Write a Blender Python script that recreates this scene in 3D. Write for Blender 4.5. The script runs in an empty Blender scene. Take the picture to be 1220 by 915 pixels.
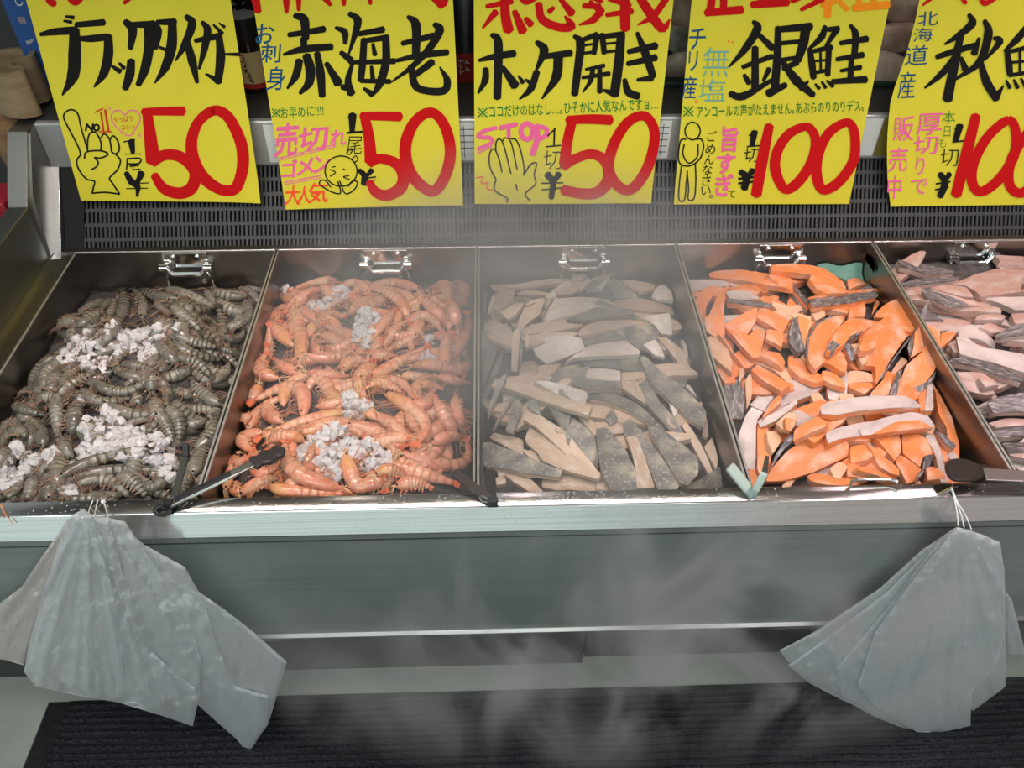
import bpy, bmesh, math, random
import numpy as np
from mathutils import Vector, noise as mnoise

# ------------------------------------------------------------------ camera, world, light, exposure
C = bpy.context.scene.collection
SC = bpy.context.scene
FPX = 970.0
YAW, PITCH, ROLL = 0.02951603, 0.76149072, 0.00317
CAM = np.array([0.0297779, 0.0, 1.6088])
def cam_axes():
    cy, sy, cp, sp = math.cos(YAW), math.sin(YAW), math.cos(PITCH), math.sin(PITCH)
    f = np.array([sy*cp, cy*cp, -sp]); r = np.array([cy, -sy, 0.0]); u = np.cross(r, f)
    cr, sr = math.cos(ROLL), math.sin(ROLL)
    return cr*r+sr*u, -sr*r+cr*u, f
AR, AU, AF = cam_axes()
cam_data = bpy.data.cameras.new('camera')
cam_data.sensor_width = 36.0
cam_data.lens = FPX/1220.0*36.0
cam_data.clip_start = 0.02
cam = bpy.data.objects.new('camera', cam_data)
from mathutils import Matrix
M = Matrix(((AR[0], AU[0], -AF[0], CAM[0]), (AR[1], AU[1], -AF[1], CAM[1]), (AR[2], AU[2], -AF[2], CAM[2]), (0, 0, 0, 1)))
cam.matrix_world = M
C.objects.link(cam)
SC.camera = cam
SC.view_settings.view_transform = 'Standard'
SC.view_settings.look = 'None'
SC.view_settings.gamma = 1.0
SC.view_settings.use_curve_mapping = False
SC.view_settings.exposure = 0.10
SC.cycles.use_denoising = True
SC.cycles.max_bounces = 8
SC.cycles.transparent_max_bounces = 24
SC.cycles.volume_bounces = 0
SC.cycles.volume_step_rate = 2.0
SC.cycles.volume_max_steps = 64

def make_world():
    w = bpy.data.worlds.new('store_surroundings'); SC.world = w; w.use_nodes = True
    nt = w.node_tree; nt.nodes.clear()
    out = nt.nodes.new('ShaderNodeOutputWorld'); bg = nt.nodes.new('ShaderNodeBackground')
    tc = nt.nodes.new('ShaderNodeTexCoord'); sep = nt.nodes.new('ShaderNodeSeparateXYZ')
    mp = nt.nodes.new('ShaderNodeMapRange'); mp.inputs['From Min'].default_value = -1; mp.inputs['From Max'].default_value = 1
    cr = nt.nodes.new('ShaderNodeValToRGB')
    e = cr.color_ramp.elements
    e[0].position = 0.0; e[0].color = (0.05, 0.055, 0.055, 1)
    e[1].position = 1.0; e[1].color = (0.26, 0.28, 0.28, 1)
    for p, c in ((0.38, (0.09, 0.10, 0.10)), (0.48, (0.55, 0.66, 0.64)), (0.54, (0.84, 1.0, 0.97)), (0.62, (0.80, 0.95, 0.92)), (0.72, (0.36, 0.40, 0.39))):
        x = e.new(p); x.color = (*c, 1)
    nt.links.new(tc.outputs['Generated'], sep.inputs[0]); nt.links.new(sep.outputs['Z'], mp.inputs['Value'])
    nt.links.new(mp.outputs[0], cr.inputs[0])
    # the shop is dimmer and warmer towards the right of the aisle
    ax = nt.nodes.new('ShaderNodeMapRange'); ax.interpolation_type = 'SMOOTHSTEP'; ax.inputs['From Min'].default_value = 0.16; ax.inputs['From Max'].default_value = 0.36
    nt.links.new(sep.outputs['X'], ax.inputs['Value'])
    mx = nt.nodes.new('ShaderNodeMix'); mx.data_type = 'RGBA'; mx.blend_type = 'MULTIPLY'; nt.links.new(ax.outputs[0], mx.inputs['Factor']); nt.links.new(cr.outputs[0], mx.inputs['A']); mx.inputs['B'].default_value = (0.62, 0.47, 0.46, 1)
    nt.links.new(mx.outputs['Result'], bg.inputs['Color'])
    bg.inputs['Strength'].default_value = 0.92
    nt.links.new(bg.outputs[0], out.inputs['Surface'])
make_world()

def area(name, loc, target, sx, sy, power, color, spread=180):
    l = bpy.data.lights.new(name, 'AREA'); l.spread = math.radians(spread); l.shape = 'RECTANGLE'; l.size = sx; l.size_y = sy; l.energy = power; l.color = color
    o = bpy.data.objects.new(name, l); o.location = loc
    o.rotation_euler = (Vector(target)-Vector(loc)).to_track_quat('-Z', 'Y').to_euler()
    C.objects.link(o); return o
# ceiling tubes of the shop (two rows over the aisle) and the case's own tinted strip and spots
area('ceiling_tubes', (-0.2, 0.1, 2.75), (-0.1, 1.0, 0.6), 3.2, 0.25, 16, (1.0, 1.0, 0.95))
area('ceiling_tubes', (0.3, -1.3, 2.75), (0.1, 0.7, 0.6), 3.2, 0.25, 34, (0.92, 1.0, 0.98))
def spot(x, y, z, tx, ty, power, color, ang=75, rad=0.03):
    l = bpy.data.lights.new('case_spotlight', 'SPOT'); l.energy = power; l.color = color; l.spot_size = math.radians(ang); l.spot_blend = 0.8; l.shadow_soft_size = rad
    o = bpy.data.objects.new('case_spotlight', l); o.location = (x, y, z)
    o.rotation_euler = (Vector((tx, ty, 0.66))-Vector((x, y, z))).to_track_quat('-Z', 'Y').to_euler()
    C.objects.link(o)
for x, tx, p, c in ((-0.40, -0.30, 0.4, (1.0, 0.82, 0.68)), (0.116, 0.08, 0.9, (1.0, 0.76, 0.76)), (1.11, 0.70, 1.0, (1.0, 0.70, 0.74))):
    spot(x, 1.50, 1.76, tx, 0.95, p, c)
area('case_strip_lamp', (-0.05, 1.0, 1.775), (-0.05, 1.06, 0.66), 1.5, 0.05, 3.1, (1.0, 0.82, 0.74), 72)
area('case_strip_lamp', (1.15, 1.0, 1.775), (1.0, 1.06, 0.66), 0.9, 0.05, 1.95, (1.0, 0.74, 0.74), 72)

# ------------------------------------------------------------------ helpers
RIM, TW, YF, YB = 0.68, 0.40, 0.752, 1.374
def ray(px, py): return AF + (px-610)/FPX*AR - (py-457.5)/FPX*AU
def at_z(px, py, z): d = ray(px, py); return CAM + d*((z-CAM[2])/d[2])
def at_y(px, py, y): d = ray(px, py); return CAM + d*((y-CAM[1])/d[1])
def at_x(px, py, x): d = ray(px, py); return CAM + d*((x-CAM[0])/d[0])
def on_plane(px, py, p0, n): d = ray(px, py); return CAM + d*(float(np.dot(np.asarray(p0)-CAM, n))/float(np.dot(d, n)))
def depth(P): return float(np.dot(np.asarray(P)-CAM, AF))

def tag(o, label=None, cat=None, group=None, kind=None):
    if label: o['label'] = label
    if cat: o['category'] = cat
    if group: o['group'] = group
    if kind: o['kind'] = kind
    return o
def empty(name, loc=(0, 0, 0)):
    o = bpy.data.objects.new(name, None); o.location = loc; o.empty_display_size = 0.02; C.objects.link(o); return o
def mesh_obj(name, verts, faces, mat, parent=None, smooth=True, angle=None, origin=None):
    verts = np.asarray(verts, float).reshape(-1, 3)
    org = np.zeros(3) if origin is None else np.asarray(origin, float)
    me = bpy.data.meshes.new(name)
    me.from_pydata((verts-org).tolist(), [], faces)
    me.update()
    if mat: me.materials.append(mat)
    if smooth:
        me.polygons.foreach_set('use_smooth', [True]*len(me.polygons))
        if angle: me.set_sharp_from_angle(angle=math.radians(angle))
    o = bpy.data.objects.new(name, me); C.objects.link(o)
    o.location = org.tolist()
    if parent is not None:
        o.parent = parent
        pl = np.array(parent.location); 
        q = parent.parent
        while q is not None: pl = pl+np.array(q.location); q = q.parent
        o.location = (org-pl).tolist()
    return o
class MB:
    def __init__(s): s.v = []; s.f = []
    def add(s, v, f):
        n = len(s.v); s.v.extend([tuple(map(float, p)) for p in v]); s.f.extend([tuple(i+n for i in q) for q in f]); return s
    def box(s, lo, hi):
        x0, y0, z0 = lo; x1, y1, z1 = hi
        return s.add([(x0,y0,z0),(x1,y0,z0),(x1,y1,z0),(x0,y1,z0),(x0,y0,z1),(x1,y0,z1),(x1,y1,z1),(x0,y1,z1)],
                     [(3,2,1,0),(4,5,6,7),(0,1,5,4),(1,2,6,5),(2,3,7,6),(3,0,4,7)])
    def prism(s, prof, x0, x1):     # (y,z) profile swept along x
        n = len(prof); v = [(x0, y, z) for y, z in prof]+[(x1, y, z) for y, z in prof]
        f = [tuple(range(n))[::-1], tuple(range(n, 2*n))]+[(i, (i+1) % n, n+(i+1) % n, n+i) for i in range(n)]
        return s.add(v, f)
    def hexa(s, a, b):              # two quads
        return s.add(list(a)+list(b), [(3,2,1,0),(4,5,6,7)]+[(i,(i+1)%4,4+(i+1)%4,4+i) for i in range(4)])
    def tube(s, pts, r, n=6, cap=True):
        pts = [np.asarray(p, float) for p in pts]; m = len(pts)
        rs = r if hasattr(r, '__len__') else [r]*m
        base = len(s.v); prev = None
        for i, p in enumerate(pts):
            t = pts[min(i+1, m-1)]-pts[max(i-1, 0)]; t = t/(np.linalg.norm(t)+1e-12)
            if prev is None:
                a = np.array([0, 0, 1.0]) if abs(t[2]) < 0.9 else np.array([1.0, 0, 0])
            else: a = prev
            u = a-t*np.dot(a, t); u /= (np.linalg.norm(u)+1e-12); prev = u; w = np.cross(t, u)
            for k in range(n):
                q = p+rs[i]*(math.cos(2*math.pi*k/n)*u+math.sin(2*math.pi*k/n)*w); s.v.append(tuple(q))
        for i in range(m-1):
            for k in range(n):
                s.f.append((base+i*n+k, base+i*n+(k+1) % n, base+(i+1)*n+(k+1) % n, base+(i+1)*n+k))
        if cap:
            s.f.append(tuple(base+k for k in range(n))[::-1]); s.f.append(tuple(base+(m-1)*n+k for k in range(n)))
        return s
    def lathe(s, prof, c, n=24):    # (r,z) profile about vertical axis at c
        base = len(s.v)
        for r, z in prof:
            for k in range(n): s.v.append((c[0]+r*math.cos(2*math.pi*k/n), c[1]+r*math.sin(2*math.pi*k/n), c[2]+z))
        for i in range(len(prof)-1):
            for k in range(n): s.f.append((base+i*n+k, base+i*n+(k+1) % n, base+(i+1)*n+(k+1) % n, base+(i+1)*n+k))
        s.f.append(tuple(base+k for k in range(n))[::-1]); s.f.append(tuple(base+(len(prof)-1)*n+k for k in range(n)))
        return s
    def obj(s, name, mat, parent=None, smooth=True, angle=30, bevel=0, origin=None):
        o = mesh_obj(name, s.v, s.f, mat, parent, smooth, angle, origin)
        if bevel:
            b = o.modifiers.new('bevel', 'BEVEL'); b.width = bevel; b.segments = 2; b.limit_method = 'ANGLE'; b.angle_limit = math.radians(40)
        return o

# ------------------------------------------------------------------ materials
def srgb(r, g, b): return tuple(((c/255)/12.92 if c/255 <= 0.04045 else ((c/255+0.055)/1.055)**2.4) for c in (r, g, b))
def mat(name, col, rough=0.5, metal=0.0, col2=None, scale=20, stretch=(1, 1, 1), bump=0.0, bscale=None, detail=4, ramp=(0.4, 0.65), spec=None, coat=0, trans=0, ior=1.45, coords='Object', rnd=0.0, attr=None, frost=None, sss=0):
    m = bpy.data.materials.new(name); m.use_nodes = True; nt = m.node_tree; N = nt.nodes; L = nt.links
    b = N['Principled BSDF']; b.inputs['Roughness'].default_value = rough; b.inputs['Metallic'].default_value = metal
    b.inputs['IOR'].default_value = ior
    if spec is not None: b.inputs['Specular IOR Level'].default_value = spec
    if coat: b.inputs['Coat Weight'].default_value = coat; b.inputs['Coat Roughness'].default_value = 0.08
    if trans: b.inputs['Transmission Weight'].default_value = trans
    if sss:
        b.inputs['Subsurface Weight'].default_value = sss; b.inputs['Subsurface Radius'].default_value = (0.012, 0.005, 0.003); b.inputs['Subsurface Scale'].default_value = 0.6
    src = None
    tc = N.new('ShaderNodeTexCoord'); mp = N.new('ShaderNodeMapping'); mp.inputs['Scale'].default_value = stretch
    L.new(tc.outputs[coords], mp.inputs[0])
    def ntex(sc, det=detail):
        t = N.new('ShaderNodeTexNoise'); t.inputs['Scale'].default_value = sc; t.inputs['Detail'].default_value = det
        L.new(mp.outputs[0], t.inputs['Vector']); return t
    def rampf(t, lo, hi):
        r = N.new('ShaderNodeMapRange'); r.inputs['From Min'].default_value = lo; r.inputs['From Max'].default_value = hi; L.new(t, r.inputs['Value']); return r.outputs[0]
    def mix(f, a, c, mode='MIX'):
        x = N.new('ShaderNodeMix'); x.data_type = 'RGBA'; x.blend_type = mode
        if isinstance(f, float): x.inputs['Factor'].default_value = f
        else: L.new(f, x.inputs['Factor'])
        for v, s in ((a, x.inputs['A']), (c, x.inputs['B'])):
            if isinstance(v, tuple): s.default_value = (*v, 1)
            else: L.new(v, s)
        return x.outputs['Result']
    if attr:
        a = N.new('ShaderNodeAttribute'); a.attribute_name = attr; src = a.outputs['Color']
        if col2: src = mix(rampf(ntex(scale).outputs['Fac'], *ramp), src, mix(1.0, src, col2, 'MULTIPLY'))
    elif col2: src = mix(rampf(ntex(scale).outputs['Fac'], *ramp), col, col2)
    if rnd:
        oi = N.new('ShaderNodeObjectInfo'); hs = N.new('ShaderNodeHueSaturation')
        r = N.new('ShaderNodeMapRange'); r.inputs['To Min'].default_value = 1-rnd; r.inputs['To Max'].default_value = 1+rnd
        L.new(oi.outputs['Random'], r.inputs['Value']); L.new(r.outputs[0], hs.inputs['Value'])
        if src is None: hs.inputs['Color'].default_value = (*col, 1)
        else: L.new(src, hs.inputs['Color'])
        src = hs.outputs[0]
    if frost:
        fc, fs, lo, hi = frost
        src = mix(rampf(ntex(fs, 6).outputs['Fac'], lo, hi), src if src is not None else col, fc)
    if src is None: b.inputs['Base Color'].default_value = (*col, 1)
    else: L.new(src, b.inputs['Base Color'])
    if bump:
        bp = N.new('ShaderNodeBump'); bp.inputs['Strength'].default_value = bump; bp.inputs['Distance'].default_value = 0.002
        L.new(ntex(bscale or scale*3).outputs['Fac'], bp.inputs['Height']); L.new(bp.outputs[0], b.inputs['Normal'])
    return m
MT = {}
MT['steel'] = mat('brushed_steel', (0.50, 0.51, 0.50), 0.30, 1.0, (0.44, 0.45, 0.44), 8, (0.4, 30, 30), 0.06, 14)
MT['rim'] = mat('rim_steel', (0.62, 0.62, 0.61), 0.42, 0.9)
MT['lip'] = mat('lip_steel', (0.66, 0.67, 0.66), 0.15, 1.0, (0.58, 0.59, 0.58), 8, (0.3, 40, 40), 0.05, 20)
MT['traysteel'] = mat('tray_steel', (0.36, 0.34, 0.32), 0.34, 1.0, (0.27, 0.25, 0.24), 6, (1, 1, 1), 0.05, 60)
MT['panel'] = mat('panel_steel', (0.40, 0.45, 0.43), 0.52, 0.85, (0.36, 0.41, 0.39), 5, (0.3, 20, 20), 0.04, 10)
MT['kick'] = mat('kick_plate_steel', (0.10, 0.11, 0.11), 0.45, 0.6, (0.07, 0.075, 0.075), 6)
MT['bright'] = mat('polished_steel', (0.85, 0.86, 0.86), 0.12, 1.0)
MT['grille'] = mat('grille_grey', (0.045, 0.046, 0.045), 0.5, 0.2)
MT['void'] = mat('dark_void', (0.012, 0.012, 0.012), 0.9)
MT['black'] = mat('black_rubber', (0.012, 0.012, 0.014), 0.45, 0, (0.02, 0.02, 0.022), 60)
MT['floor'] = mat('pale_floor_tile', (0.42, 0.44, 0.39), 0.55, 0, (0.33, 0.35, 0.31), 7, (1, 1, 1), 0.15, 40, 6)
MT['mat'] = mat('ribbed_mat_fibre', (0.040, 0.043, 0.050), 0.95, 0, (0.010, 0.011, 0.014), 260, (0.6, 1, 1), 0.8, 420, 3, (0.35, 0.65), 0.1)
MT['paper'] = mat('yellow_paper', srgb(212, 200, 50), 0.75, 0, srgb(206, 192, 44), 6)
def flat(name, rgb, rough=0.6): 
    MT[name] = mat(name+'_paint', srgb(*rgb), 0.85, spec=0.15); return MT[name]
flat('ink_black', (26, 25, 24)); flat('ink_red', (190, 18, 22)); flat('ink_orange', (240, 140, 30)); flat('ink_green', (28, 120, 50))
flat('ink_blue', (25, 75, 120)); flat('ink_sky', (110, 165, 150)); flat('ink_pink', (228, 100, 152)); flat('ink_coral', (235, 80, 50)); flat('ink_rose', (196, 62, 42))
MT['ice'] = mat('crushed_ice', (0.96, 0.92, 0.93), 0.14, 0, (0.88, 0.83, 0.85), 60, (1, 1, 1), 0.3, 200, trans=0.36, ior=1.31)
MT['icebed_shade'] = mat('ice_bed_painted_shade', (0.10, 0.09, 0.09), 0.3, 0, (0.05, 0.045, 0.045), 60, (1, 1, 1), 0.8, 120)  # near-black ice: shade of the gaps between pieces put into the colour
MT['liner'] = mat('green_liner', (0.16, 0.34, 0.27), 0.5, 0, (0.12, 0.27, 0.21), 10)
MT['tiger'] = mat('tiger_prawn_shell', (1, 1, 1), 0.17, 0, (0.55, 0.55, 0.52), 120, (1, 1, 1), 0.25, 300, 4, (0.4, 0.7), coat=0.6, attr='Col', rnd=0.22)
MT['tigerleg'] = mat('tiger_prawn_legs', (0.36, 0.22, 0.15), 0.4, 0, (0.20, 0.13, 0.09), 90)
MT['tigertail'] = mat('tiger_prawn_tail', (0.045, 0.042, 0.038), 0.3, 0, (0.09, 0.07, 0.045), 90)
MT['red'] = mat('red_prawn_shell', (1, 1, 1), 0.17, 0, (0.86, 0.60, 0.55), 90, (1, 1, 1), 0.2, 260, 4, (0.45, 0.7), coat=0.6, attr='Col', rnd=0.14)
MT['redleg'] = mat('red_prawn_legs', (0.62, 0.20, 0.11), 0.4, 0, (0.70, 0.36, 0.20), 90)
MT['redfeel'] = mat('red_prawn_feelers', (0.80, 0.56, 0.32), 0.45, 0, (0.70, 0.36, 0.20), 60)
MT['redtail'] = mat('red_prawn_tail', (0.72, 0.20, 0.09), 0.3, 0, (0.62, 0.13, 0.07), 90)
MT['eye'] = mat('prawn_eye', (0.01, 0.01, 0.01), 0.15)
MT['hflesh'] = mat('fillet_flesh', (0.62, 0.47, 0.355), 0.5, 0, (0.52, 0.375, 0.275), 20, (0.8, 1.8, 1.8), 0.6, 130, 6, (0.3, 0.7), rnd=0.14, frost=((0.68, 0.58, 0.51), 45, 0.48, 0.72))
MT['hwhite'] = mat('fillet_frosted_flesh', (0.74, 0.65, 0.57), 0.55, 0, (0.66, 0.55, 0.47), 26, (0.8, 1.3, 1.3), 0.5, 120, 6, (0.35, 0.7), rnd=0.1, frost=((0.80, 0.75, 0.71), 60, 0.45, 0.62))
MT['oflesh'] = mat('salmon_flesh', (0.78, 0.265, 0.095), 0.40, 0, (0.72, 0.205, 0.055), 22, (0.8, 1.3, 1.3), 0.8, 150, 6, (0.35, 0.7), rnd=0.12, frost=((0.80, 0.47, 0.35), 24, 0.48, 0.72))
MT['opale'] = mat('salmon_pale_flesh', (0.74, 0.46, 0.31), 0.45, 0, (0.68, 0.38, 0.24), 30, (1, 1, 1), 0.4, 120, rnd=0.12)
MT['pflesh'] = mat('autumn_salmon_flesh', (0.50, 0.30, 0.25), 0.45, 0, (0.40, 0.225, 0.185), 26, (0.8, 1.5, 1.5), 0.5, 120, 6, (0.35, 0.7), rnd=0.16, frost=((0.58, 0.46, 0.43), 30, 0.44, 0.68))
MT['lskin'] = mat('silver_salmon_skin', (0.62, 0.52, 0.50), 0.34, 0.1, (0.44, 0.37, 0.37), 20, (0.8, 1.6, 1.6), 0.4, 220, 6, (0.4, 0.7), rnd=0.12, frost=((0.68, 0.58, 0.56), 70, 0.48, 0.7))
MT['dskin'] = mat('dark_salmon_skin', (0.10, 0.09, 0.095), 0.34, 0.1, (0.26, 0.23, 0.24), 60, (0.5, 2, 2), 0.5, 220, 6, (0.4, 0.7), rnd=0.2, frost=((0.50, 0.45, 0.45), 130, 0.52, 0.7))
def banded_skin():
    m = mat('banded_fillet_skin', (0.1, 0.1, 0.1), 0.42, 0.05, (0.2, 0.19, 0.17), 40, (1, 1, 1), 0.3, 260, frost=((0.55, 0.53, 0.54), 170, 0.54, 0.78), rnd=0.2)
    nt = m.node_tree; N = nt.nodes; L = nt.links
    tc = N['Texture Coordinate'] if 'Texture Coordinate' in N else [n for n in N if n.type == 'TEX_COORD'][0]
    wv = N.new('ShaderNodeTexWave'); wv.inputs['Scale'].default_value = 6.0; wv.inputs['Distortion'].default_value = 2.2; wv.inputs['Detail'].default_value = 2; wv.inputs['Detail Scale'].default_value = 1.5
    L.new(tc.outputs['Object'], wv.inputs['Vector'])
    sep = N.new('ShaderNodeSeparateXYZ'); L.new(tc.outputs['Object'], sep.inputs[0])
    mr = N.new('ShaderNodeMapRange'); mr.inputs['From Min'].default_value = -0.02; mr.inputs['From Max'].default_value = 0.02; L.new(sep.outputs['Y'], mr.inputs['Value'])
    mu = N.new('ShaderNodeMath'); mu.operation = 'MULTIPLY'; L.new(mr.outputs[0], mu.inputs[0]); L.new(wv.outputs['Fac'], mu.inputs[1])
    mx = N.new('ShaderNodeMix'); mx.data_type = 'RGBA'; L.new(mu.outputs[0], mx.inputs['Factor'])
    mx.inputs['A'].default_value = (0.155, 0.15, 0.15, 1); mx.inputs['B'].default_value = (0.62, 0.56, 0.42, 1)
    first = [n for n in N if n.type == 'MIX' and n.outputs['Result'].links and n.outputs['Result'].links[0].to_node.type == 'HUE_SAT'][0]
    first.inputs['A'].default_value = (0.2, 0.2, 0.2, 1)
    L.new(mx.outputs['Result'], first.inputs['A'])
    return m
MT['sskin'] = banded_skin()
def bag_mat(name, opac, tint):
    m = bpy.data.materials.new(name); m.use_nodes = True; nt = m.node_tree; N = nt.nodes; L = nt.links; N.clear()
    out = N.new('ShaderNodeOutputMaterial'); tr = N.new('ShaderNodeBsdfTransparent'); tr.inputs[0].default_value = (0.97, 0.98, 0.98, 1)
    df = N.new('ShaderNodeBsdfDiffuse'); df.inputs[0].default_value = (*tint, 1); tl = N.new('ShaderNodeBsdfTranslucent'); tl.inputs[0].default_value = (*tint, 1)
    gl = N.new('ShaderNodeBsdfGlossy'); gl.inputs['Roughness'].default_value = 0.12; gl.inputs['Color'].default_value = (0.95, 0.96, 0.97, 1)
    a = N.new('ShaderNodeMixShader'); a.inputs[0].default_value = 0.35; L.new(df.outputs[0], a.inputs[1]); L.new(tl.outputs[0], a.inputs[2])
    b = N.new('ShaderNodeMixShader'); b.inputs[0].default_value = opac; L.new(tr.outputs[0], b.inputs[1]); L.new(a.outputs[0], b.inputs[2])
    bt = N.new('ShaderNodeTexNoise'); bt.inputs['Scale'].default_value = 38; bt.inputs['Detail'].default_value = 4; bt.inputs['Distortion'].default_value = 1.5; bp = N.new('ShaderNodeBump'); bp.inputs['Strength'].default_value = 0.5; bp.inputs['Distance'].default_value = 0.006; L.new(bt.outputs['Fac'], bp.inputs['Height']); L.new(bp.outputs[0], gl.inputs['Normal']); L.new(bp.outputs[0], df.inputs['Normal'])
    lw = N.new('ShaderNodeLayerWeight'); lw.inputs[0].default_value = 0.25
    mr = N.new('ShaderNodeMapRange'); mr.inputs['To Min'].default_value = 0.11; mr.inputs['To Max'].default_value = 0.35; L.new(lw.outputs['Fresnel'], mr.inputs['Value'])
    c = N.new('ShaderNodeMixShader'); L.new(mr.outputs[0], c.inputs[0]); L.new(b.outputs[0], c.inputs[1]); L.new(gl.outputs[0], c.inputs[2])
    L.new(c.outputs[0], out.inputs[0]); return m
MT['bag'] = bag_mat('clear_poly_bag', 0.60, (0.90, 0.925, 0.95))
MT['bagpink'] = bag_mat('pinkish_poly_bag', 0.62, (0.92, 0.83, 0.80))
MT['string'] = mat('white_string', (0.75, 0.75, 0.74), 0.6)
MT['mint'] = mat('mint_plastic', (0.46, 0.55, 0.50), 0.4)
# ------------------------------------------------------------------ setting: floor, mat, display case
XL, XR = -1.35, 1.75
f = MB().box((-1.6, -0.6, -0.03), (0.0985, 1.75, 0.0)); f.box((0.1015, -0.6, -0.03), (2.0, 1.75, 0.0)); f.box((0.0985, -0.6, -0.03), (0.1015, 1.75, -0.002))
tag(f.obj('floor', MT['floor'], smooth=False), 'pale tiled floor strip under the display case', 'floor', kind='structure')
w = MB().box((-1.6, 2.05, 0), (2.0, 2.1, 2.6))
tag(w.obj('wall_back', mat('back_wall_paint', (0.05, 0.05, 0.05), 0.7), smooth=False), 'dark wall behind the shelf', 'wall', kind='structure')

def make_mat():
    x0, x1, y0, y1 = -0.885, 1.9, 0.05, 0.775
    t = empty('floor_mat', (0.5, 0.4, 0.0)); tag(t, 'dark charcoal ribbed floor mat with black rubber edge', 'mat')
    xs = np.linspace(x0+0.045, x1, 60); ys = np.linspace(y0, y1-0.006, 52*6+1)
    v = []
    for y in ys:
        for x in xs:
            w = y/0.0138+0.35*mnoise.noise((x*9, y*14, 0))
            h = 0.5+0.5*math.sin(2*math.pi*w); h = h**0.7
            v.append((x, y, 0.004+0.0042*h+0.0016*mnoise.noise((x*70, y*120, 1))))
    nx = len(xs); F = [(j*nx+i, j*nx+i+1, (j+1)*nx+i+1, (j+1)*nx+i) for j in range(len(ys)-1) for i in range(nx-1)]
    mesh_obj('pile', v, F, MT['mat'], t)
    b = MB().prism([(y0, 0.0005), (y1, 0.0005), (y1, 0.003), (y1-0.006, 0.0055), (y0, 0.0055)], x0+0.044, x1)
    b2 = MB().hexa([(x0, y0, .0005), (x0+.046, y0, .0005), (x0+.046, y1, .0005), (x0, y1, .0005)], [(x0+.004, y0, .004), (x0+.046, y0, .007), (x0+.046, y1-.004, .007), (x0+.004, y1-.004, .004)])
    b.obj('backing', MT['black'], t, smooth=False); b2.obj('rubber_edge', MT['black'], t, smooth=False)
make_mat()

CASE = empty('display_case', (0.2, 1.0, 0.0)); tag(CASE, 'long stainless steel refrigerated seafood display case', 'display case')
def part(name, mb, m, bevel=0.0, parent=CASE, smooth=True): return mb.obj(name, MT[m] if isinstance(m, str) else m, parent, smooth=smooth, bevel=bevel)
# front rail: flat top and sloping fascia
part('front_rail', MB().prism([(0.705, 0.640), (0.7005, 0.6475), (0.719, 0.6805), (0.722, 0.682), (0.7455, 0.6815), (0.748, 0.668), (0.736, 0.655)], XL, XR), 'lip', 0.0012)
part('front_panel', MB().box((XL, 0.712, 0.34), (XR, 0.722, 0.625)), 'panel')
part('panel_seam', MB().box((XL, 0.7095, 0.621), (XR, 0.716, 0.628)), MT['kick'])
part('rail_flange', MB().box((XL, 0.707, 0.628), (XR, 0.725, 0.641)), 'panel')
part('panel_edge', MB().prism([(0.706, 0.345), (0.706, 0.354), (0.712, 0.357), (0.722, 0.352), (0.722, 0.345)], XL, XR), 'steel')
part('kick_plate', MB().box((XL, 0.832, 0.0), (0.203, 0.842, 0.36)).box((0.206, 0.830, 0.03), (XR, 0.842, 0.36)), 'kick')
part('underside', MB().box((XL, 0.722, 0.345), (XR, 1.5, 0.36)), 'kick')
part('well', MB().box((XL, 0.75, 0.50), (XR, 1.44, 0.52)), 'void')
# inner ledge left of the first tray, rear ledge
part('side_ledge', MB().box((-0.838, 0.75, 0.664), (-0.806, 1.378, 0.674)), 'traysteel', 0.001)
part('rear_ledge', MB().box((-0.838, 1.3765, 0.655), (XR, 1.392, 0.679)), 'traysteel', 0.001)
part('divider', MB().box((-0.8415, 0.75, 0.60), (-0.8365, 1.378, 0.682)), 'steel')
# end panel with stepped slope
prof = [(0.70, 0.36), (0.70, 0.775), (0.715, 0.788), (1.361, 0.791), (1.463, 0.893), (2.0, 0.897), (2.0, 0.36)]
part('end_panel', MB().prism(prof, -0.880, -0.842), mat('end_panel_steel', (0.25, 0.25, 0.235), 0.38, 0.95), 0.0015)
part('end_post', MB().prism([(1.352, 0.664), (1.367, 0.652), (1.512, 0.806), (1.497, 0.818)], -0.8415, -0.824), 'lip', 0.001)
part('end_flange', MB().prism([(1.367, 0.652), (1.512, 0.806), (1.512, 0.897), (1.463, 0.889), (1.385, 0.80), (1.352, 0.664)], -0.8425, -0.838), 'traysteel')
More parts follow.
